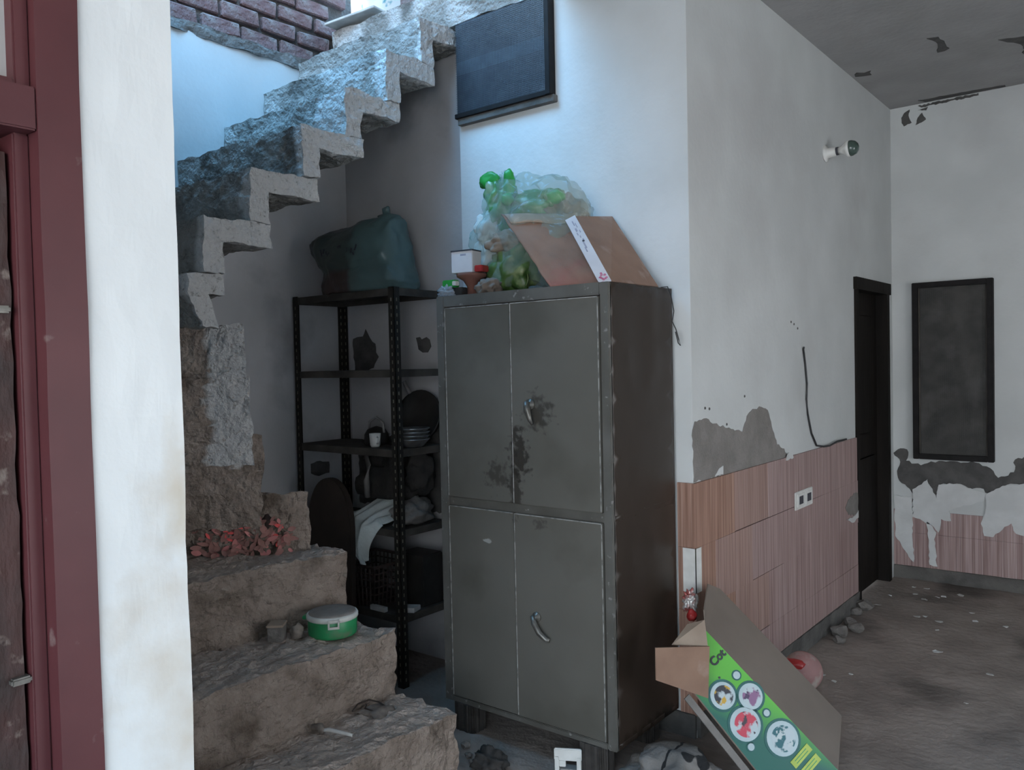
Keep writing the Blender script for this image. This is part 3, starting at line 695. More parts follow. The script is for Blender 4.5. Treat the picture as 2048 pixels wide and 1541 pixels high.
for (x0, x1, z0, z1, hd) in ((CX0+.046, SPL-.002, .960, CZ1-.048, None), (SPL, CX1-.040, .960, CZ1-.048, 'top'), (CX0+.046, SPL-.002, CZ0+.026, .924, None), (SPL, CX1-.040, CZ0+.026, .924, 'low')):
    yy = CY0-.004 if x0 > -2 else CY0-.001
    me = MB().box(x0, x1, yy, CY0+.016, z0, z1).mesh('door'); 
    bm = bmesh.new(); bm.from_mesh(me); bmesh.ops.bevel(bm, geom=list(bm.edges), offset=.003, segments=2, affect='EDGES'); bm.to_mesh(me); bm.free()
    dr = put('door', me, 'cab_front', cab)
    ed = MB(); ed.box(x0+.001, x0+.0045, yy-.0016, yy, z0+.004, z1-.004)
    if x0 > -2: ed.box(x1-.0045, x1-.001, yy-.0016, yy, z0+.004, z1-.004)
    ed.box(x0+.004, x1-.004, yy-.0016, yy, z1-.004, z1-.001)
    ed.build('worn_edge', 'cab_edge', dr)
    if hd == 'top':
        h_ = MB(); h_.lathe((-1.884, yy, 1.342), [(.021, 0), (.020, .006), (.012, .010), (.009, .022)], 20, (0, -1, 0))
        h_.tube([(-1.884, yy-.022, 1.352), (-1.879, yy-.028, 1.325), (-1.868, yy-.026, 1.285), (-1.862, yy-.02, 1.268)], [.011, .013, .009, .005], 10)
        h_.build('handle', 'handle', dr, True)
    if hd == 'low':
        h_ = MB(); h_.lathe((-1.874, yy, .540), [(.019, 0), (.018, .006), (.011, .010), (.009, .022)], 20, (0, -1, 0))
        h_.tube([(-1.879, yy-.022, .548), (-1.866, yy-.030, .522), (-1.842, yy-.032, .492), (-1.815, yy-.026, .470), (-1.802, yy-.022, .468)], [.009, .011, .011, .010, .008], 10)
        h_.build('handle', 'handle', dr, True)
off = OFF[cab.name]
for (p, rad, ns, st, am) in (((-1.85, CY0, 1.31), .13, 34, (1, 1, .9), .7), ((-1.945, CY0, 1.15), .18, 38, (1.7, 1, .8), .8), ((-2.06, CY0, 1.06), .12, 40, (1, 1, 1), .6), ((-1.965, CY0, 1.02), .13, 40, (2.0, 1, .6), .7), ((-1.85, CY0, .90), .07, 40, (1, 1, 1.5), .5)):
    blot(M['cab_front'], Vector(p)-off, rad, ns, (.022, .018, .014), .25, am, st)
blot(M['cab_front'], Vector((-2.12, CY0, .80))-off, .05, 40, (.42, .42, .40), .2, .8, (1, 1, 3))
for fx, fy in ((CX0+.10, CY0+.04), (CX1-.11, CY0+.04), (CX0+.10, CY1-.09), (CX1-.11, CY1-.09)):
    ft = MB(); n = 24
    pr_ = []
    for z in (0, .113):
        for k in range(n*2):
            t = PI*k/n; rr = .058 if k % 2 else .052
            pr_.append((fx+rr*math.copysign(abs(math.cos(t))**.5, math.cos(t)), fy+rr*.8*math.copysign(abs(math.sin(t))**.5, math.sin(t)), z))
    m2 = n*2
    ft.raw(pr_, [(k, (k+1) % m2, (k+1) % m2+m2, k+m2) for k in range(m2)]+[tuple(range(m2))[::-1], tuple(range(m2, 2*m2))])
    ft.build('foot', 'foot', cab)

# ================================================================== SHELF RACK
SX0, SX1, SY0, SY1, SZ = -3.525, -2.782, 2.638, 2.965, 1.86
rack = thing('shelf_rack', 'black slotted-angle metal rack with five shelves under the stairs', 'shelf', (-3.15, 2.8, 0))
for (px_, sx_) in ((SX0, 1), (SX1, -1)):
    for (py_, sy_) in ((SY0, 1), (SY1, -1)):
        p = MB(); p.box(px_, px_+sx_*.037, py_, py_+sy_*.0022, 0, SZ); p.box(px_, px_+sx_*.0022, py_, py_+sy_*.037, 0, SZ)
        po = p.build('post', 'black_metal', rack)
        h_ = MB(); z = .03
        while z < SZ-.03:
            e1 = .0006
            h_.box(px_+sx_*.015, px_+sx_*.021, py_-sy_*e1, py_+sy_*(.0022+e1), z, z+.016)
            h_.box(px_-sx_*e1, px_+sx_*(.0022+e1), py_+sy_*.015, py_+sy_*.021, z, z+.016); z += .036
        tag(h_.build('slot_row', 'slot_hole', po), kind='stuff')
for z in (1.855, 1.478, 1.108, .735, .335):
    s_ = MB(); s_.box(SX0+.003, SX1-.003, SY0+.003, SY1-.003, z-.004, z)
    for a in ((SX0+.003, SX1-.003, SY0+.003, SY0+.006), (SX0+.003, SX1-.003, SY1-.006, SY1-.003), (SX0+.003, SX0+.006, SY0+.006, SY1-.006), (SX1-.006, SX1-.003, SY0+.006, SY1-.006)):
        s_.box(a[0], a[1], a[2], a[3], z-.034, z-.004)
    s_.build('shelf', 'shelf_dust', rack)

# ================================================================== THINGS ON THE CABINET
TOP = CZ1
# brown cardboard sheet leaning on the bag
cs = thing('cardboard_sheet', 'worn brown cardboard sheet with a reddish stain leaning on the cabinet top', 'cardboard', (-1.8, 2.55, TOP))
M['card_red'] = mat('card_red', (.285, .175, .125), .9, (.235, .14, .098), 7, .1, 40, col3=(.36, .25, .19), scale3=9, lo3=.6, hi3=.72)
blot(M['card_red'], Vector((-1.76, 2.56, 1.80))-OFF[cs.name], .30, 8, (.36, .12, .10), .7, .85, (1, 1, 1.6))
P0, P1, P2, P3 = Vector((-1.80, 2.50, TOP+.002)), Vector((-1.555, 2.66, TOP+.002)), Vector((-1.83, 2.80, 2.095)), Vector((-2.108, 2.60, 2.098))
def card_fn(u, v):
    p = P0.lerp(P1, u).lerp(P3.lerp(P2, u), v)
    nrm = (P1-P0).cross(P3-P0).normalized()
    k = .010*noise.noise(Vector((u*3, v*3, 2)))+.004*noise.noise(Vector((u*9, v*9, 5)))
    if u < .02: p = p+(P1-P0)*.02*noise.noise(Vector((0, v*9, 1)))
    return p+nrm*k
sheet('sheet', card_fn, 24, 30, .004, M['card_red'], cs)
f2 = lambda u, v: card_fn(.03+.94*u, .84+.14*v)+(P1-P0).cross(P3-P0).normalized()*(.006+.010*math.sin(v*PI/2)*(1-v)+.003*math.sin(u*9))
sheet('torn_flap', f2, 20, 6, .003, 'card_pale', cs)
# flat carton with a white printed edge
fc = thing('flat_carton', 'flat brown carton with a white printed edge leaning over the cabinet corner', 'carton', (-1.56, 2.7, TOP))
Q0, Q1 = Vector((-1.548, 2.515, TOP+.002)), Vector((-1.545, 2.86, TOP+.002)); Q3, Q2 = Vector((-1.822, 2.70, 2.066)), Vector((-1.79, 2.93, 2.09))
nrm = (Q1-Q0).cross(Q3-Q0).normalized()
if nrm.x < 0: nrm = -nrm
th = -.032
b_ = MB().raw([Q0, Q1, Q2, Q3, Q0+nrm*th, Q1+nrm*th, Q2+nrm*th, Q3+nrm*th], [(0, 1, 2, 3), (4, 7, 6, 5), (1, 5, 6, 2), (2, 6, 7, 3), (0, 4, 5, 1), (0, 3, 7, 4)])
for v_i in range(len(b_.v)): b_.v[v_i] = (b_.v[v_i][0], b_.v[v_i][1], max(b_.v[v_i][2], TOP+.001))
body = b_.build('carton_body', 'card', fc, bevel=.002)
# white edge facing the viewer's left
Dn = (Q3-Q0).normalized(); Sn = (Q0-Q1).normalized()
wd = .046
e0 = Q0+nrm*.004+Sn*.001; e1 = Q3+nrm*.004+Sn*.001
wv = (-nrm*.65+Sn*.75).normalized()
MB().plate([e0, e1, e1+wv*wd, e0+wv*wd], .003).build('printed_edge', 'card_white', fc)
pm = MB(); en = (e1-e0).cross(wv).normalized()
if en.y > 0: en = -en
Lg = (e1-e0).length; ax = (e1-e0).normalized()
for i, (t, c, a, w2) in enumerate([(.90, .5, .03, .004), (.86, .35, .03, .003), (.80, .55, .02, .007), (.76, .3, .016, .004), (.74, .62, .016, .004), (.69, .5, .012, .004), (.64, .4, .008, .006), (.56, .5, .04, .006), (.50, .6, .03, .004)]):
    pm.obox(e0+ax*Lg*t+wv*wd*c+en*.0006, ax*a*.5, wv*w2*.5, en*.0008)
pm.build('print_marks', 'ink_faint', fc)
MB().lathe(e0+ax*Lg*.62+wv*wd*.45+en*.0004, [(.005, 0), (.005, .001)], 12, en).build('print_dot', 'ink', fc)
pm = MB(); rnd = random.Random(3)
for i in range(14): pm.lathe(e0+ax*Lg*(.03+.11*rnd.random())+wv*wd*(.2+.6*rnd.random())+en*.0004, [(.0045, 0), (.0045, .0012)], 8, en)
pm.build('print_emblem', 'magenta', fc)
# clear bag of green things
bag = thing('plastic_bag', 'clear plastic bag stuffed with green and brown plastic things on the cabinet', 'bag', (-2.1, 2.76, TOP))
def bagshape(q, p):
    # wide sagging pile, high on the left, low on the right
    q = q.copy(); q.z += .07*max(0, -p.x)*max(0, p.z) - .03*max(0, p.x)*max(0, p.z)
    if p.z < -.2: q.x *= 1+.25*(p.z+.2)
    return q
blob('bag_film', (-2.085, 2.77, TOP+.245), (.275, .155, .25), 'clear_bag', bag, 3, .15, 2.4, 6, TOP+.002, .05, 5.5, bagshape)
for i, (c, r, m) in enumerate([((-2.225, 2.76, TOP+.40), (.075, .07, .10), 'green_film'), ((-2.07, 2.79, TOP+.36), (.13, .09, .075), 'green_film'), ((-2.13, 2.69, TOP+.11), (.115, .06, .105), 'olive'), ((-1.93, 2.80, TOP+.31), (.09, .08, .085), 'card_grey'),
        ((-2.29, 2.75, TOP+.19), (.06, .07, .12), 'cloth_white'), ((-2.15, 2.67, TOP+.215), (.075, .045, .045), 'card_pale'), ((-2.03, 2.76, TOP+.22), (.15, .09, .09), 'card'), ((-1.97, 2.77, TOP+.385), (.05, .05, .04), 'green_film'), ((-2.28, 2.74, TOP+.30), (.055, .06, .07), 'cloth_white')]):
    blob('bag_content', c, r, m, bag, i+1, .2, 2.4, 4, TOP+.004, .06, 6)
blob('bag_knot', (-2.19, 2.73, TOP+.475), (.028, .022, .05), 'clear_bag', bag, 5, .3, 3, 3)
for i, (c, r) in enumerate([((-2.27, 2.73, TOP+.50), (.055, .022, .038)), ((-2.155, 2.715, TOP+.47), (.028, .022, .055)), ((-2.155, 2.70, TOP+.40), (.03, .02, .028)), ((-1.94, 2.74, TOP+.385), (.04, .03, .03))]):
    blob('green_lid', c, r, 'green_plastic', bag, i+9, .12, 2, 3)
def rag(u, v):
    return (-2.19+.17*u-.02*v+.015*math.sin(v*9), 2.66+.03*math.sin(u*7+v*4)+.03*v, TOP+.20-.19*v+.02*math.sin(u*8))
sheet('green_rag', rag, 16, 16, .004, 'olive', bag)
# small stool-like pedestal with cartons
pd = thing('pedestal_dish', 'brown clay pedestal dish near the cabinet\'s front left corner', 'dish', (-2.29, 2.62, TOP))
MB().lathe((-2.29, 2.62, TOP), [(.045, 0), (.042, .006), (.022, .02), (.020, .045), (.036, .07), (.062, .085), (.064, .098), (.055, .098), (.03, .088), (.004, .085)], 28).build('dish', 'terracotta', pd, True)
wb = thing('small_box', 'small white box with a black line and red side on the clay dish', 'box', (-2.29, 2.60, TOP+.099))
Rz = Matrix.Rotation(math.radians(8), 3, 'Z')
def ob(c, hx, hy, hz): return (c, Rz @ Vector((hx, 0, 0)), Rz @ Vector((0, hy, 0)), Vector((0, 0, hz)))
MB().obox(*ob((-2.30, 2.60, TOP+.146), .052, .035, .046)).build('carton_body', 'card_white', wb, bevel=.002)
MB().obox(*ob((-2.30, 2.5985, TOP+.1905), .053, .036, .003)).build('lid_line', 'ink', wb)
MB().obox(*ob((-2.288, 2.567, TOP+.173), .014, .0008, .004)).build('print_marks', 'ink_faint', wb)
rb = MB().obox(*ob((-2.222, 2.605, TOP+.113), .020, .025, .013)).build('red_packet', 'red_plastic', None, bevel=.003)
tag(rb, 'small red packet beside the white box on the clay dish', 'packet')
rb.data.transform(Matrix.Translation((0, 0, .0)))
cb = blob('brown_packet', (-2.185, 2.60, TOP+.035), (.055, .04, .036), 'card_grey', None, 3, .22, 2.5, 4, TOP+.002, .05, 5)
tag(cb, 'crumpled brown packet between the clay dish and the plastic bag', 'packet')
gb = thing('green_clip', 'bright green plastic clip box lying near the cabinet\'s left front corner', 'clip', (-2.40, 2.60, TOP))
MB().obox((-2.31, 2.56, TOP+.020), (.03, .004, 0), (-.002, .02, 0), (0, 0, .019)).build('clip_base', 'pan_black', gb, bevel=.003)
MB().obox((-2.340, 2.545, TOP+.055), (.032, .004, 0), (-.002, .018, 0), (0, 0, .0155)).build('clip_lid', 'green_plastic', gb, bevel=.004)
MB().obox((-2.340, 2.548, TOP+.0195), (.024, .004, 0), (-.002, .016, 0), (0, 0, .0185)).build('clip_foot', 'pan_black', gb, bevel=.002)
MB().obox((-2.300, 2.530, TOP+.054), (.009, .001, 0), (0, .012, 0), (0, 0, .009)).build('clip_catch', 'tin_white', gb, bevel=.002)
cw = blob('crumpled_wrapper', (-2.325, 2.495, TOP+.014), (.040, .018, .026), 'clear_wrap', None, 8, .35, 3, 4, TOP+.001, .06, 5)
tag(cw, 'crumpled clear plastic wrapper at the front left corner of the cabinet top', 'wrapper')
# thin wire hanging off the cabinet's back corner
wr = MB().tube([(-1.56, 2.90, TOP+.004), (-1.535, 2.91, TOP+.006), (-1.522, 2.912, TOP-.03), (-1.512, 2.915, TOP-.09), (-1.52, 2.915, TOP-.13), (-1.506, 2.917, TOP-.16), (-1.495, 2.918, TOP-.20), (-1.488, 2.918, TOP-.225), (-1.497, 2.918, TOP-.215), (-1.508, 2.917, TOP-.17)], .0022, 6).build('loose_wire', 'cable')
tag(wr, 'thin looped wire dangling from the cabinet\'s rear right corner', 'wire')

# ================================================================== THINGS ON THE RACK
S = 1.855
sk = thing('plastic_sack', 'big dark plastic sack with a knotted top on the rack\'s top shelf', 'sack', (-3.08, 2.74, S))
def loft(levels, n, m, name, par, seed):
    v = []; f = []
    for (z, xa, xb, yc, hy, tilt) in levels:
        for k in range(n):
            t = 2*PI*k/n; cx, sx_ = math.cos(t), math.sin(t)
            px2 = (xa+xb)/2+(xb-xa)/2*math.copysign(abs(cx)**.6, cx); py2 = yc+hy*math.copysign(abs(sx_)**.75, sx_)
            zz = z+tilt*((px2-xa)/(xb-xa))
            nn = nvec(Vector((px2*5, py2*5, zz*5+seed)), 1.6)*.018+nvec(Vector((px2, py2, zz+seed)), 16)*.010+nvec(Vector((px2, py2, zz+seed+4)), 45)*.004
            if z < S+.003: nn.z = 0
            v.append(Vector((px2, py2, zz))+nn)
    L = len(levels)
    for i in range(L-1):
        for k in range(n): f.append((i*n+k, i*n+(k+1) % n, (i+1)*n+(k+1) % n, (i+1)*n+k))
    f.append(tuple(range(n))[::-1]); f.append(tuple((L-1)*n+k for k in range(n)))
    return MB().raw(v, f).build(name, m, par, True)
lv = []
for z, xa, xb, hy, tl in ((.002, -3.345, -2.80, .14, 0), (.04, -3.355, -2.79, .15, 0), (.085, -3.345, -2.80, .145, .0), (.105, -3.34, -2.815, .135, .01), (.14, -3.37, -2.82, .145, .01), (.20, -3.42, -2.83, .145, .015), (.26, -3.455, -2.845, .125, .02), (.285, -3.455, -2.845, .095, .045), (.302, -3.44, -2.86, .05, .058), (.309, -3.41, -2.90, .012, .060)):
    lv.append((S+z, xa, xb, 2.76, hy, tl))
lv2 = []
for i in range(len(lv)-1):
    for k in range(5): lv2.append(tuple(a*(1-k/5)+b*k/5 for a, b in zip(lv[i], lv[i+1])))
lv2.append(lv[-1])
loft(lv2, 110, 'sack_film', 'sack_film', sk, 2)
MB().tube([(-2.97, 2.76, S+.35), (-2.955, 2.76, S+.366), (-2.94, 2.755, S+.385), (-2.92, 2.75, S+.40)], [.03, .012, .022, .006], 10).build('sack_knot', 'sack_film', sk, True)
pm = MB(); rnd = random.Random(5)
for k in range(16):
    x_ = -3.26+.25*k/15+rnd.uniform(-.008, .008); z_ = .175+rnd.uniform(0, .035); an = rnd.uniform(-.5, .5); L_ = rnd.uniform(.006, .018)
    pm.obox((x_, 2.6135, S+z_), (.0035*math.cos(an), 0, .0035*math.sin(an)), (0, .0015, 0), (-L_*math.sin(an), 0, L_*math.cos(an)))
tag(pm.build('print_marks', 'ink', sk), kind='stuff')
ms = M['sack_film']; nt = ms.node_tree
co = nt.nodes.new('ShaderNodeTexCoord'); sp_ = nt.nodes.new('ShaderNodeSeparateXYZ'); nt.links.new(co.outputs['Object'], sp_.inputs[0])
nz = nt.nodes.new('ShaderNodeTexNoise'); nz.inputs['Scale'].default_value = 9; nt.links.new(co.outputs['Object'], nz.inputs['Vector'])
ma = nt.nodes.new('ShaderNodeMath'); ma.operation = 'MULTIPLY_ADD'; ma.inputs[1].default_value = .22; nt.links.new(nz.outputs[0], ma.inputs[0]); nt.links.new(sp_.outputs['X'], ma.inputs[2])
r = nt.nodes.new('ShaderNodeMapRange'); r.inputs[1].default_value = .12; r.inputs[2].default_value = .17; r.inputs[4].default_value = .85; nt.links.new(ma.outputs[0], r.inputs[0])
r3 = nt.nodes.new('ShaderNodeMapRange'); r3.inputs[1].default_value = .115; r3.inputs[2].default_value = .09; r3.inputs[4].default_value = .8; nt.links.new(sp_.outputs['Z'], r3.inputs[0])
overlay(ms, r3.outputs[0], (.085, .040, .036))
overlay(ms, r.outputs[0], (.14, .23, .23))
# shelf 3 (z 1.108): bowls, pan, kettle
z3 = 1.108
for k in range(4):
    bz = z3+.001+k*.017
    o = MB().lathe((-2.835, 2.79, bz), [(.042, 0), (.050, .004), (.078, .034), (.083, .037), (.083, .040), (.076, .036), (.047, .007), (.004, .006)], 32).build('steel_bowl', 'steel', None, True)
    tag(o, ['bottom', 'second lowest', 'second highest', 'topmost'][k] + ' of the four nested pale metal bowls on the middle shelf', 'bowl', 'nested bowls on the rack')
pn = thing('black_pan', 'black round pan leaning upright behind the stacked bowls', 'pan', (-2.93, 2.93, z3))
axp = Vector((.15, -1, .25)).normalized()
MB().lathe((-2.925, 2.925, z3+.135), [(.13, -.006), (.133, .012), (.129, .014), (.12, .0), (.004, -.001)], 32, axp).build('pan_body', 'pan_black', pn, True)
MB().tube([(-2.98, 2.92, z3+.25), (-3.0, 2.915, z3+.285), (-3.005, 2.905, z3+.31)], .010, 8).build('pan_handle', 'plastic_grey', pn, True)
kt = thing('dark_kettle', 'dark kettle with a looped handle on the rack\'s middle shelf', 'kettle', (-3.10, 2.80, z3))
MB().lathe((-3.10, 2.80, z3+.001), [(.055, 0), (.062, .01), (.06, .05), (.045, .075), (.02, .085), (.004, .09)], 24).build('kettle_body', 'pan_black', kt, True)
MB().tube([(-3.155, 2.80, z3+.06), (-3.15, 2.80, z3+.11), (-3.10, 2.80, z3+.135), (-3.05, 2.80, z3+.11), (-3.045, 2.80, z3+.06)], .006, 8).build('kettle_handle', 'plastic_grey', kt, True)
cu_ = thing('white_cup', 'small pale cup beside the dark kettle on the middle shelf', 'cup', (-3.045, 2.70, z3))
MB().lathe((-3.0, 2.70, z3+.001), [(.020, 0), (.024, .01), (.028, .065), (.026, .065), (.020, .012), (.003, .010)], 20).build('cup_body', 'plastic_white', cu_, True)
MB().tube([(-2.975, 2.69, z3+.05), (-2.955, 2.685, z3+.045), (-2.955, 2.685, z3+.025), (-2.976, 2.69, z3+.018)], .004, 6).build('cup_handle', 'plastic_white', cu_, True)
pp = sheet('crumpled_paper', lambda u, v: (-3.27+.13*u, 2.86+.07*v, z3+.012+.02*abs(noise.noise(Vector((u*4, v*4, 1))))+.03*u*v), 10, 8, .002, 'paper')
tag(pp, 'crumpled pale paper lying at the back of the rack\'s middle shelf', 'paper')
# shelf 4 (z .735): cloth, bags
z4 = .735
def cloth(u, v):
    if v < .4:
        k = v/.4
        return (-3.21+.30*u+.01*math.sin(u*12), 2.84-.20*k, z4+.014+.085*(1-k)*math.sin(u*PI)+.02*math.sin(u*14+v*5)**2)
    k = (v-.4)/.6; wd_ = 1-.93*k**.8
    return (-3.21+.30*(.5+.12*k+(u-.5)*wd_)+.01*math.sin(u*14), 2.628-.018*math.sin(u*11)-.022*math.sin(k*3), z4+.012-.20*k*(1-.25*abs(u-.5)))
o = sheet('hanging_cloth', cloth, 40, 40, .003, 'cloth_white'); tag(o, 'white rag hanging over the front edge of the lower shelf', 'cloth')
o = blob('grey_bag', (-2.85, 2.79, z4+.058), (.062, .12, .065), 'cloth_grey', None, 4, .2, 2.5, 4, z4+.002, .06, 5); tag(o, 'crumpled grey bag at the right end of the lower shelf', 'bag')
o = blob('dark_bundle', (-3.06, 2.84, z4+.17), (.17, .09, .175), 'cloth_black', None, 6, .2, 2.2, 4, z4+.11, .04, 6); tag(o, 'dark crumpled bundle piled on the lower shelf', 'bundle')
o = blob('dark_bundle', (-2.87, 2.86, z4+.235), (.07, .07, .11), 'cloth_black', None, 7, .2, 2.2, 4, z4+.125, .04, 6); tag(o, 'small dark bundle on top of the grey bag on the lower shelf', 'bundle')
o = MB().tube([(-3.10, 2.73, z4+.12), (-3.085, 2.715, z4+.20), (-3.075, 2.72, z4+.28), (-3.10, 2.73, z4+.32), (-3.13, 2.74, z4+.31)], [.014, .016, .012, .010, .007], 10).build('pale_hose', 'cloth_grey', None, True)
tag(o, 'short curled pale hose in front of the dark bundle on the rack', 'hose')
# shelf 5 (z .335): basket, trays
z5 = .335
bk = thing('plastic_basket', 'dark brown plastic lattice basket on the rack\'s bottom shelf', 'basket', (-3.12, 2.78, z5))
bx0, bx1, by0, by1, bh = -3.26, -2.99, 2.66, 2.92, .20
rm = MB().tube([(bx0-.02, by0-.015, z5+bh), (bx1+.02, by0-.015, z5+bh), (bx1+.02, by1+.015, z5+bh), (bx0-.02, by1+.015, z5+bh), (bx0-.02, by0-.015, z5+bh)], .008, 8).build('rim', 'basket', bk)
for face in range(4):
    for k in range(11):
        u = k/10
        if face == 0: a, b2 = (bx0+(bx1-bx0)*u, by0), (bx0-.02+(bx1-bx0+.04)*u, by0-.015)
        elif face == 1: a, b2 = (bx0+(bx1-bx0)*u, by1), (bx0-.02+(bx1-bx0+.04)*u, by1+.015)
        elif face == 2: a, b2 = (bx0, by0+(by1-by0)*u), (bx0-.02, by0-.015+(by1-by0+.03)*u)
        else: a, b2 = (bx1, by0+(by1-by0)*u), (bx1+.02, by0-.015+(by1-by0+.03)*u)
        MB().tube([(a[0], a[1], z5+.004), (b2[0], b2[1], z5+bh)], .0045, 5).build('slat', 'basket', bk)
for k in range(1, 6):
    g_ = k/6*.02; zz = z5+bh*k/6
    MB().tube([(bx0-g_, by0-g_*.75, zz), (bx1+g_, by0-g_*.75, zz), (bx1+g_, by1+g_*.75, zz), (bx0-g_, by1+g_*.75, zz), (bx0-g_, by0-g_*.75, zz)], .004, 5).build('hoop', 'basket', bk)
MB().box(bx0, bx1, by0, by1, z5+.001, z5+.006).build('basket_base', 'basket', bk)
for k, (x0, x1, y0, y1) in enumerate(((-3.0, -2.90, 2.645, 2.655), (-2.85, -2.79, 2.70, 2.76))):
    o = MB().obox(((x0+x1)/2, (y0+y1)/2+.0, z5+.0125), ((x1-x0)/2, .018*k, 0), (-.01*k, .012+.02*k, 0), (0, 0, .0115)).build('white_strip', 'paper', None, bevel=.002)
    tag(o, ['white strip lying at the front edge of the rack\'s bottom shelf', 'short white block at the right end of the rack\'s bottom shelf'][k], 'strip')
o = MB().box(-2.975, -2.80, 2.80, 2.94, z5+.002, z5+.25).build('dark_carton', 'pan_black', None, bevel=.006); tag(o, 'dark carton standing on the bottom shelf behind the white strips', 'carton')
# brown board leaning under the stairs
bb = thing('brown_board', 'dark brown rounded board propped behind the lower stairs left of the rack', 'board', (-3.35, 2.55, 0))
q = []
for i in range(25):
    t = PI*i/24; q.append((-3.20-.16*math.cos(t), .66+.30*math.sin(t)**.7))
q += [(-3.04, 0.002), (-3.36, 0.002)]
v = []; 
for yy in (2.55, 2.585): v += [(x, yy+(z*.02), z) for x, z in q]
k = len(q)
MB().raw(v, [tuple(range(k))[::-1], tuple(range(k, 2*k))]+[(i, (i+1) % k, (i+1) % k+k, i+k) for i in range(k)]).build('board_panel', 'brown_board', bb, bevel=.004)

# ================================================================== THINGS ON THE STAIRS
tz = .525
tn = thing('green_tin', 'round green tin with a white rim and dusty lid on the stairs', 'tin', (-2.40, 1.93, tz))
tcx, tcy = -2.40, 1.93
MB().lathe((tcx, tcy, tz), [(.080, 0), (.086, .004), (.088, .012), (.088, .062), (.086, .066)], 48).build('tin_body', 'tin_green', tn, True)
MB().lathe((tcx, tcy, tz+.062), [(.091, 0), (.093, .002), (.093, .013), (.090, .018), (.084, .019)], 48).build('tin_rim', 'tin_white', tn, True)
MB().lathe((tcx, tcy, tz+.078), [(.086, 0), (.084, .006), (.060, .008), (.004, .0085)], 48).build('tin_lid', 'dust_lid', tn, True)
fd = Vector((.80, -.60, 0)).normalized(); sd = Vector((.6, .8, 0))
ct = MB()
for k in (-1, 1): ct.obox(Vector((tcx, tcy, tz+.060))+fd*.096+sd*.017*k, sd*.003, fd*.003, Vector((0, 0, .014)))
ct.obox(Vector((tcx, tcy, tz+.048))+fd*.096, sd*.020, fd*.003, Vector((0, 0, .004))); ct.obox(Vector((tcx, tcy, tz+.072))+fd*.096, sd*.020, fd*.003, Vector((0, 0, .004)))
ct.build('tin_catch', 'tin_white', tn)
hg = MB().obox(Vector((tcx, tcy, tz+.062))+Vector((-.78, -.45, 0))*.106, Vector((.010, .006, 0)), Vector((-.012, .020, 0)), Vector((0, 0, .006))).build('tin_tab', 'tin_green', tn, bevel=.002)
bx = thing('paper_box', 'small dusty square box beside the green tin on the stairs', 'box', (-2.50, 1.76, tz))
MB().obox((-2.505, 1.765, tz+.028), (.020, -.024, 0), (.020, .018, 0), (0, 0, .027)).build('box_body', 'stone', bx, bevel=.003)
MB().obox((-2.505, 1.765, tz+.059), (.022, -.026, 0), (.022, .020, 0), (0, 0, .004)).build('box_lid', 'card_pale', bx, bevel=.002)
o = blob('clay_lump', (-2.47, 1.825, tz+.02), (.022, .025, .03), 'twig', None, 4, .2, 2, 3, tz); tag(o, 'small brown lump between the dusty box and the green tin', 'lump')
# faded flowers against a riser
fw = thing('flower_heap', 'faded red and pink flowers heaped against a stair riser', 'flowers', (-2.58, 1.80, .785))
rnd = random.Random(11)
def petal(c, d, n_, L, W, m):
    d = Vector(d).normalized(); n_ = Vector(n_).normalized(); s_ = d.cross(n_).normalized()
    b_ = MB(); v = []; 
    for i in range(5):
        t = i/4; w_ = W*math.sin(PI*(.12+.8*t)); 
        for k in (-1, 0, 1): v.append(Vector(c)+d*L*t+s_*w_*k+n_*(L*.25*t*t+.15*w_*abs(k)))
    f = [(i*3+k, i*3+k+1, i*3+k+4, i*3+k+3) for i in range(4) for k in (0, 1)]
    b_.raw(v, f)
    b_.raw([p-n_*.0012 for p in v], [q[::-1] for q in f])
    return b_.build('petal', m, fw, True)
RD = Vector((-.59, -.81, 0))      # along the riser of the fourth step
RN = Vector((.81, -.59, 0))
A4 = Vector((-2.68, 2.05, 0))
for i in range(170):
    big = rnd.random()
    t = rnd.gauss(.26, .10); z = abs(rnd.gauss(0, .06)); 
    if i < 12: t = .28+rnd.gauss(0, .03); z = .085+rnd.gauss(0, .025); m = 'petal_red'
    elif i < 34: t = .13+rnd.gauss(0, .035); z = .055+rnd.gauss(0, .03); m = rnd.choice(['petal_red', 'petal_pink', 'petal_pink', 'petal_dry'])
    else: m = rnd.choice(['petal_pink', 'petal_dry', 'petal_dry', 'petal_dry'])
    z = max(.004, z); t = max(.08, t)
    c = A4+RD*t+RN*(.032+rnd.uniform(0, .02)+max(0, .05-z)*rnd.random())+Vector((0, 0, .795+z))
    petal(c, (RD*rnd.uniform(-1, 1)+Vector((0, 0, rnd.uniform(-1, .6)))), RN+Vector((0, 0, .4)), rnd.uniform(.020, .048), rnd.uniform(.005, .012), m)
so = [(0, 0)]
o = blob('scorched_lump', A4+RD*.16+RN*.018+Vector((0, 0, .905)), (.026, .022, .034), 'soot', None, 3, .15, 2, 3)
tag(o, 'black scorched lump stuck on the riser above the pink flowers', 'lump')
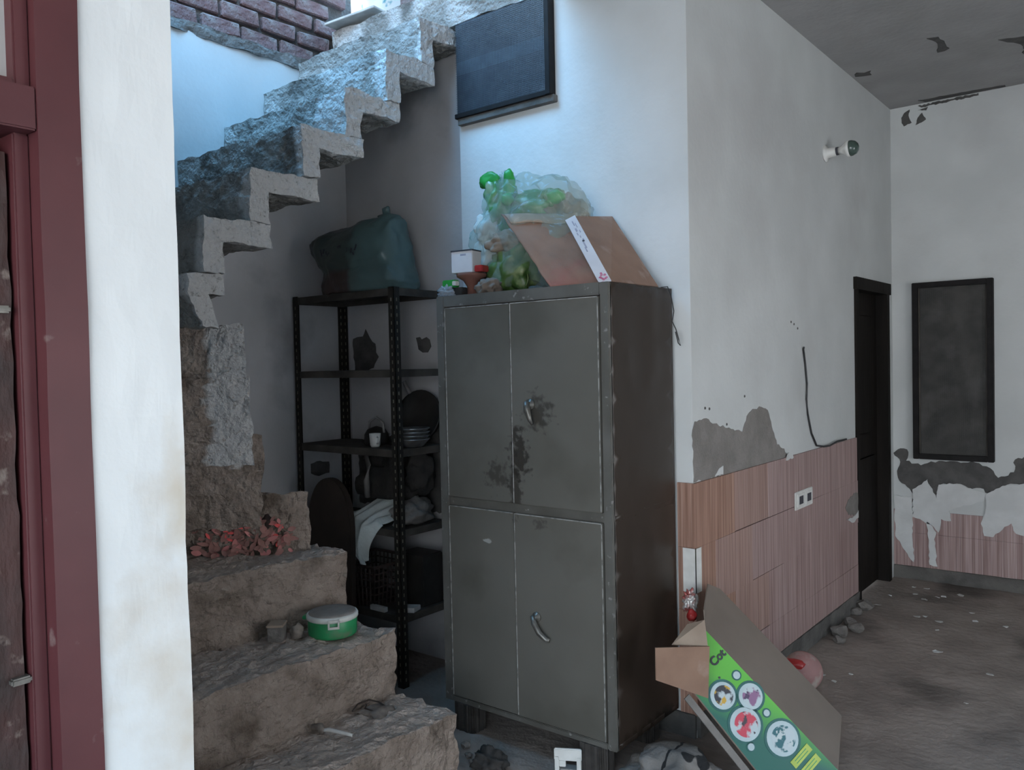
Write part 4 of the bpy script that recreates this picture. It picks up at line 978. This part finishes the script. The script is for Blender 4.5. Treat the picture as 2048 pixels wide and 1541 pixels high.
# twigs and string on the lowest tread
o = MB().tube([(-2.20, 1.70, .302), (-2.17, 1.72, .305), (-2.105, 1.735, .304), (-2.08, 1.74, .303)], [.006, .007, .006, .005], 8).build('wooden_peg', 'paper', None, True); tag(o, 'short pale wooden peg on the lowest visible tread', 'stick')
o = MB().tube([(-2.235, 1.70, .302), (-2.21, 1.715, .306), (-2.185, 1.70, .303)], [.012, .014, .010], 8).build('bark_chip', 'twig', None, True); tag(o, 'dark bark chip beside the pale peg on the lowest tread', 'chip')
st_ = thing('string_loop', 'dry leaf with a loop of dark string on the lowest tread', 'string', (-2.20, 1.93, .29))
MB().tube([(-2.23, 1.87, .300), (-2.25, 1.91, .306), (-2.235, 1.95, .312), (-2.20, 1.965, .308), (-2.16, 1.96, .302), (-2.15, 1.94, .300), (-2.17, 1.91, .302), (-2.20, 1.90, .308), (-2.215, 1.92, .31)], .003, 6).build('string', 'brown_board', st_, True)
sheet('dry_leaf', lambda u, v: (-2.22+.11*u, 1.865+.10*v+.02*math.sin(u*3), .297+.014*math.sin(u*PI)*math.sin(v*PI)+.004*math.sin(u*12)), 8, 8, .002, 'twig', st_)

# ================================================================== HALL WALL FITTINGS
sp = thing('switch_board', 'white double power socket plate on the tiled wall', 'socket', (XD, 4.165, .735))
MB().box(XD+.0125, XD+.019, 4.04, 4.29, .738, .828).build('socket_plate', 'plastic_white', sp, bevel=.003)
for y in (4.06, 4.175):
    MB().box(XD+.019, XD+.0235, y, y+.098, .75, .818).build('socket_module', 'plastic_white', sp, bevel=.002)
    MB().box(XD+.0235, XD+.0248, y+.022, y+.076, .764, .804).build('socket_face', 'ink', sp)
o = MB().tube([(XD+.012, 4.205, 1.545), (XD+.006, 4.215, 1.535), (XD+.006, 4.24, 1.46), (XD+.006, 4.262, 1.36), (XD+.006, 4.25, 1.28), (XD+.006, 4.27, 1.20), (XD+.006, 4.32, 1.10), (XD+.008, 4.39, 1.03), (XD+.018, 4.47, 1.017), (XD+.018, 4.57, 1.012), (XD+.018, 4.70, 1.024), (XD+.016, 4.80, 1.022), (XD+.016, 4.87, 1.022)], .005, 8).build('black_cable', 'cable', None, True)
tag(o, 'black cable curling down the hall wall to the tile edge', 'cable')
bl = thing('wall_bulb', 'dark domed bulb in a white holder on the hall wall', 'bulb', (XD, 4.606, 2.6))
ax = Vector((1, 0, .05)).normalized()
MB().lathe((XD, 4.606, 2.592), [(.045, 0), (.045, .008), (.026, .016), (.024, .055), (.020, .062)], 24, ax).build('holder', 'plastic_white', bl, True)
MB().lathe(Vector((XD, 4.606, 2.592))+ax*.060, [(.0215, 0), (.0215, .012)], 24, ax).build('holder_ring', 'ink', bl)
MB().lathe(Vector((XD, 4.606, 2.592))+ax*.071, [(.018, 0), (.022, .02), (.036, .038), (.042, .045), (.042, .06)], 24, ax).build('bulb_collar', 'plastic_white', bl, True)
MB().lathe(Vector((XD, 4.606, 2.592))+ax*.130, [(.042, 0), (.041, .012), (.034, .030), (.020, .042), (.003, .047)], 24, ax).build('bulb_dome', 'bulb_dome', bl, True)
ct = MB(); ct.box(-1.512, XD+.014, YW-.014, YW-.011, .58, .755); ct.box(XD+.011, XD+.014, YW-.014, YW+.035, .58, .755)
o = ct.build('white_corner_strip', 'plastic_white'); tag(o, 'white corner strip on the tiled corner right of the cabinet', 'strip')

# ================================================================== FLOOR: CARTON AND RUBBISH
cc = thing('tall_carton', 'long open cardboard carton printed green with pictures leaning beside the cabinet', 'carton', (-1.15, 2.9, 0))
A1, A2, A3 = Vector((-1.40, 3.05, .587)), Vector((-1.3108, 2.7319, .5221)), Vector((-1.329, 2.6283, .3517))
B1, B2, B3 = Vector((-.9966, 3.2399, .114)), Vector((-.9124, 2.9208, .0549)), Vector((-1.0688, 2.7328, .0085))
A4_, B4_ = A1+A3-A2, B1+B3-B2
A4_.x = max(A4_.x, -1.435)
def panel(nm, quad, m, t=.005, par=cc): return MB().plate(quad, t, 0, (1, -1, .3)).build(nm, m, par)
panel('grey_panel', [A1, A2, B2, B1], 'card_grey')
# green print fades to teal across the panel
mg = mat('green_print', (.10, .42, .035), .45, (.085, .36, .03), 6)
nt = mg.node_tree; co = nt.nodes.new('ShaderNodeTexCoord'); dp = nt.nodes.new('ShaderNodeVectorMath'); dp.operation = 'DOT_PRODUCT'
a_ = Vector((.6086, .2729, -.7451)).normalized(); w_ = Vector((.397, .7082, .5838)); w_ = (w_-a_*w_.dot(a_)).normalized(); n_g = a_.cross(w_)
ctr = Vector((-1.155, 2.7535, .234))
dv = (w_*1.0-a_*.42)
nt.links.new(co.outputs['Object'], dp.inputs[0]); dp.inputs[1].default_value = dv
r = nt.nodes.new('ShaderNodeMapRange'); c0 = (ctr-OFF[cc.name]).dot(dv); r.inputs[1].default_value = c0+.09; r.inputs[2].default_value = c0-.05
nt.links.new(dp.outputs['Value'], r.inputs[0]); overlay(mg, r.outputs[0], (.006, .10, .075))
M['green_print'] = mg
gp = panel('green_panel', [A2, A3, B3, B2], 'green_print')
panel('back_panel', [A1, B1, B4_, A4_], 'card_grey'); panel('back_panel', [A3, A4_, B4_, B3], 'card_grey')
panel('base_panel', [B1, B2, B3, B4_], 'card_grey')
o = panel('front_flap', [(-1.36, 2.45, .53), (-1.36, 2.45, .42), (-1.262, 2.64, .318), (-1.254, 2.64, .502)], 'card', .004)
o = panel('top_flap', [(-1.352, 2.55, .515), (-1.261, 2.64, .503), (-1.295, 2.69, .575), (-1.345, 2.655, .56)], 'card_pale', .004)
o = panel('corner_flap', [A2, (-1.31, 2.72, .60), (-1.36, 2.86, .655), A1], 'card_grey', .004)
bar = MB().obox((A3+B3)/2+Vector((-.02, -.03, -.004)), (B3-A3)*.42, w_*.012, n_g*.004).build('bottom_flap', 'cloth_grey', cc)
def gpos(a, w, h=.003): return ctr+a_*a+w_*w+n_g*h
def disc(nm, a, w, r, m, h0, h1, sq=1.0): return MB().lathe(gpos(a, w, 0), [(r, h0), (r, h1)], 28, n_g).build(nm, m, cc)
M['teal_ring'] = mat('teal_ring', (.004, .075, .07), .45, (.01, .10, .09), 20)
M['pic_white'] = mat('pic_white', (.42, .50, .52), .45, (.36, .44, .46), 20)
def picture(nm, c1, c2, sc):
    return mat(nm, (.42, .48, .50), .45, c1, sc, lo=.48, hi=.54, col3=c2, scale3=sc*1.5, lo3=.56, hi3=.60)
M['pic_a'] = picture('pic_a', (.02, .02, .03), (.50, .30, .03), 22); M['pic_b'] = picture('pic_b', (.22, .10, .20), (.06, .03, .08), 28)
M['pic_c'] = picture('pic_c', (.48, .04, .07), (.04, .03, .04), 20); M['pic_d'] = picture('pic_d', (.01, .10, .12), (.45, .50, .50), 26)
for (a, w, r, m) in ((-.122, -.022, .046, 'pic_a'), (-.052, .052, .044, 'pic_b'), (-.002, -.030, .056, 'pic_c'), (.121, .036, .058, 'pic_d')):
    disc('picture_ring', a, w, r+.009, 'teal_ring', .0005, .0012); disc('picture_disc', a, w, r, 'pic_white', .0005, .0018); disc('picture', a+.002, w+.002, r*.76, m, .0005, .0022)
for (a, w, r) in ((-.135, .065, .013), (.025, .055, .011), (.062, -.068, .012)): disc('print_dot', a, w, r+.005, 'teal_ring', .0005, .0012); disc('print_dot', a, w, r, 'pic_white', .0005, .002)
M['yellow_label'] = mat('yellow_label', (.42, .50, .09), .5, (.34, .42, .07), 30)
for a in (.205, .248):
    MB().obox(gpos(a, .045, .0015), a_*.014, w_*.045, n_g*.0008).build('yellow_label', 'yellow_label', cc)
    for k in (-1, 1): MB().obox(gpos(a+.005*k, .045, .0024), a_*.0012, w_*.030, n_g*.0003).build('print_line', 'tin_green', cc)
# "Cot" lettering, baseline across the panel
tx = (w_*1.0-a_*.0).normalized(); ty = -a_
mt = Matrix((( tx.x, ty.x, n_g.x, 0), (tx.y, ty.y, n_g.y, 0), (tx.z, ty.z, n_g.z, 0), (0, 0, 0, 1)))
p = gpos(-.222, .056, .0022); mt.translation = p
text_mesh('lettering', 'Cot', .041, mt, 'ink', cc)
disc('print_dot', -.172, .012, .004, 'ink', .0005, .002)

o = blob('printed_sack', (-1.352, 2.545, .045), (.16, .15, .10), 'cloth_grey', None, 6, .16, 2.2, 5, .003, .04, 5)
tag(o, 'crumpled grey cloth sack with black swirls on the floor by the carton', 'sack')
bsdf(M['cloth_grey'])
sk2 = M['cloth_grey'].copy(); sk2.name = 'sack_print'; o.data.materials[0] = sk2
nt = sk2.node_tree; wv_ = nt.nodes.new('ShaderNodeTexWave'); wv_.inputs['Scale'].default_value = 3.2; wv_.inputs['Distortion'].default_value = 9; wv_.inputs['Detail'].default_value = 1.5; wv_.inputs['Detail Scale'].default_value = 2.5
co = nt.nodes.new('ShaderNodeTexCoord'); nt.links.new(co.outputs['Object'], wv_.inputs['Vector'])
r = nt.nodes.new('ShaderNodeMapRange'); r.inputs[1].default_value = .82; r.inputs[2].default_value = .9; nt.links.new(wv_.outputs['Fac'], r.inputs[0])
sxn = nt.nodes.new('ShaderNodeSeparateXYZ'); nt.links.new(co.outputs['Object'], sxn.inputs[0])
r2 = nt.nodes.new('ShaderNodeMapRange'); r2.inputs[1].default_value = -1.39; r2.inputs[2].default_value = -1.36; nt.links.new(sxn.outputs['X'], r2.inputs[0])
mu = nt.nodes.new('ShaderNodeMath'); mu.operation = 'MULTIPLY'; nt.links.new(r.outputs[0], mu.inputs[0]); nt.links.new(r2.outputs[0], mu.inputs[1])
overlay(sk2, mu.outputs[0], (.012, .012, .013))

pb = thing('pink_ball', 'dusty pink ball with a red patch on the floor behind the carton', 'ball', (-1.30, 3.68, 0))
blob('ball_body', (-1.30, 3.68, .086), (.086, .086, .086), 'pink_ball', pb, 2, .012, 2, 4)
blob('ball_patch', (-1.315, 3.62, .135), (.05, .03, .022), 'red_plastic', pb, 3, .1, 2, 3)
o = blob('foil_packet', (-1.425, 2.84, .585), (.024, .024, .038), 'foil', None, 5, .35, 3, 4, None, .1, 5); tag(o, 'crumpled red and silver foil packet tucked behind the carton top', 'packet')
o = blob('red_wrapper', (-1.40, 2.80, .545), (.018, .018, .022), 'red_plastic', None, 7, .2, 2, 3); tag(o, 'small dark red wrapper caught at the carton\'s open end', 'wrapper')
# white socket box under the cabinet
jb = thing('junction_box', 'broken white plastic junction box lying under the cabinet', 'box', (-1.705, 2.44, 0))
R2 = Matrix.Rotation(math.radians(28), 3, 'Z')
def rb_(c, h): return (Vector((-1.715, 2.43, 0))+R2 @ Vector(c), R2 @ Vector((h[0], 0, 0)), R2 @ Vector((0, h[1], 0)), Vector((0, 0, h[2])))
MB().obox(*rb_((0, 0, .075), (.050, .006, .022))).build('box_face', 'plastic_white', jb, bevel=.003)
MB().obox(*rb_((-.040, .02, .035), (.008, .028, .034))).build('box_side', 'plastic_white', jb, bevel=.002)
MB().obox(*rb_((.040, .02, .035), (.008, .028, .034))).build('box_side', 'plastic_white', jb, bevel=.002)
MB().obox(*rb_((0, .03, .008), (.035, .02, .007))).build('box_base', 'plastic_grey', jb, bevel=.002)
MB().obox(*rb_((-.02, .0, .042), (.012, .005, .012))).build('box_lug', 'plastic_white', jb, bevel=.002)
# dark crumpled rag and rubble by the lowest step
o = blob('black_rag', (-1.97, 2.30, .02), (.065, .045, .05), 'cloth_black', None, 9, .3, 2.5, 4, .002, .12, 4); tag(o, 'crumpled black rag on the floor in front of the cabinet', 'rag')
rnd = random.Random(21)
def stone(x, y, r, label, group, m='stone', h=.7):
    o = blob('rubble_stone', (x, y, r*h*.8), (r, r*rnd.uniform(.7, 1), r*h), m, None, rnd.randrange(99), .22, 1.6, 2, .001)
    for p in o.data.polygons: p.use_smooth = False
    return tag(o, label, 'stone', group)
for x, y, r in ((-2.17, 2.28, .028), (-2.13, 2.25, .018), (-2.20, 2.34, .022), (-2.10, 2.32, .015), (-2.16, 2.37, .02), (-2.06, 2.29, .012)):
    stone(x, y, r, 'small rubble stone between the lowest step and the cabinet foot', 'rubble by the lowest step')
for x, y, r in ((-1.385, 4.50, .05), (-1.34, 4.62, .045), (-1.36, 4.40, .03), (-1.40, 4.72, .035), (-1.42, 5.05, .05), (-1.43, 4.93, .035)):
    stone(x, y, r, 'rubble stone lying along the foot of the tiled hall wall', 'rubble along the hall wall')
for i in range(24):
    x, y = rnd.uniform(-1.38, -.35), rnd.uniform(3.5, 5.8)
    if i < 9: x, y = rnd.uniform(-1.40, -1.0), rnd.uniform(5.1, 5.75)
    s_ = rnd.uniform(.007, .020)
    pts = [(x+s_*rnd.uniform(.5, 1)*math.cos(t)*1.5, y+s_*rnd.uniform(.5, 1)*math.sin(t), .002+rnd.uniform(0, .006)) for t in [k*PI/3 for k in range(6)]]
    o = MB().plate(pts, .002).build('paint_flake', 'paper' if i % 3 else 'flake_white')
    tag(o, 'small fallen flake of white paint on the dusty hall floor', 'paint flake', 'paint flakes on the hall floor')
# mats of dirt on the hall floor by the end wall
# ================================================================== ROOF
sr = thing('roof_sack', 'white and blue plastic sack on the roof at the top of the stairs', 'sack', (-3.62, 3.45, 3.29))
blob('sack_body', (-3.60, 3.48, 3.57), (.22, .15, .30), 'sack_roof', sr, 4, .12, 2, 4, 3.291, .03, 6)
pl = thing('roof_plant', 'dark green leafy plant beside the white sack on the roof', 'plant', (-3.36, 3.5, 3.29))
MB().tube([(-3.36, 3.5, 3.29), (-3.36, 3.5, 3.7)], .01, 6).build('stem', 'twig', pl)
rnd = random.Random(4)
lm = MB()
for i in range(120):
    c = Vector((-3.32+rnd.gauss(0, .06), 3.5+rnd.gauss(0, .06), 3.42+rnd.uniform(0, .42))); d_ = Vector((rnd.uniform(-1, 1), rnd.uniform(-1, 1), rnd.uniform(-.4, .8))).normalized(); s_ = d_.cross(Vector((.2, .1, 1))).normalized()
    lm.plate([c, c+d_*.04+s_*.018, c+d_*.09, c+d_*.04-s_*.018], .001)
tag(lm.build('foliage', 'leaf', pl), kind='stuff')
bo = MB().obox((-3.36, 3.01, 3.325), (.16, .03, .012), (-.02, .11, .006), (0, -.001, .006)).build('loose_board', 'paper', None, bevel=.002); tag(bo, 'thin pale board lying on the roof edge at the stair top', 'board')
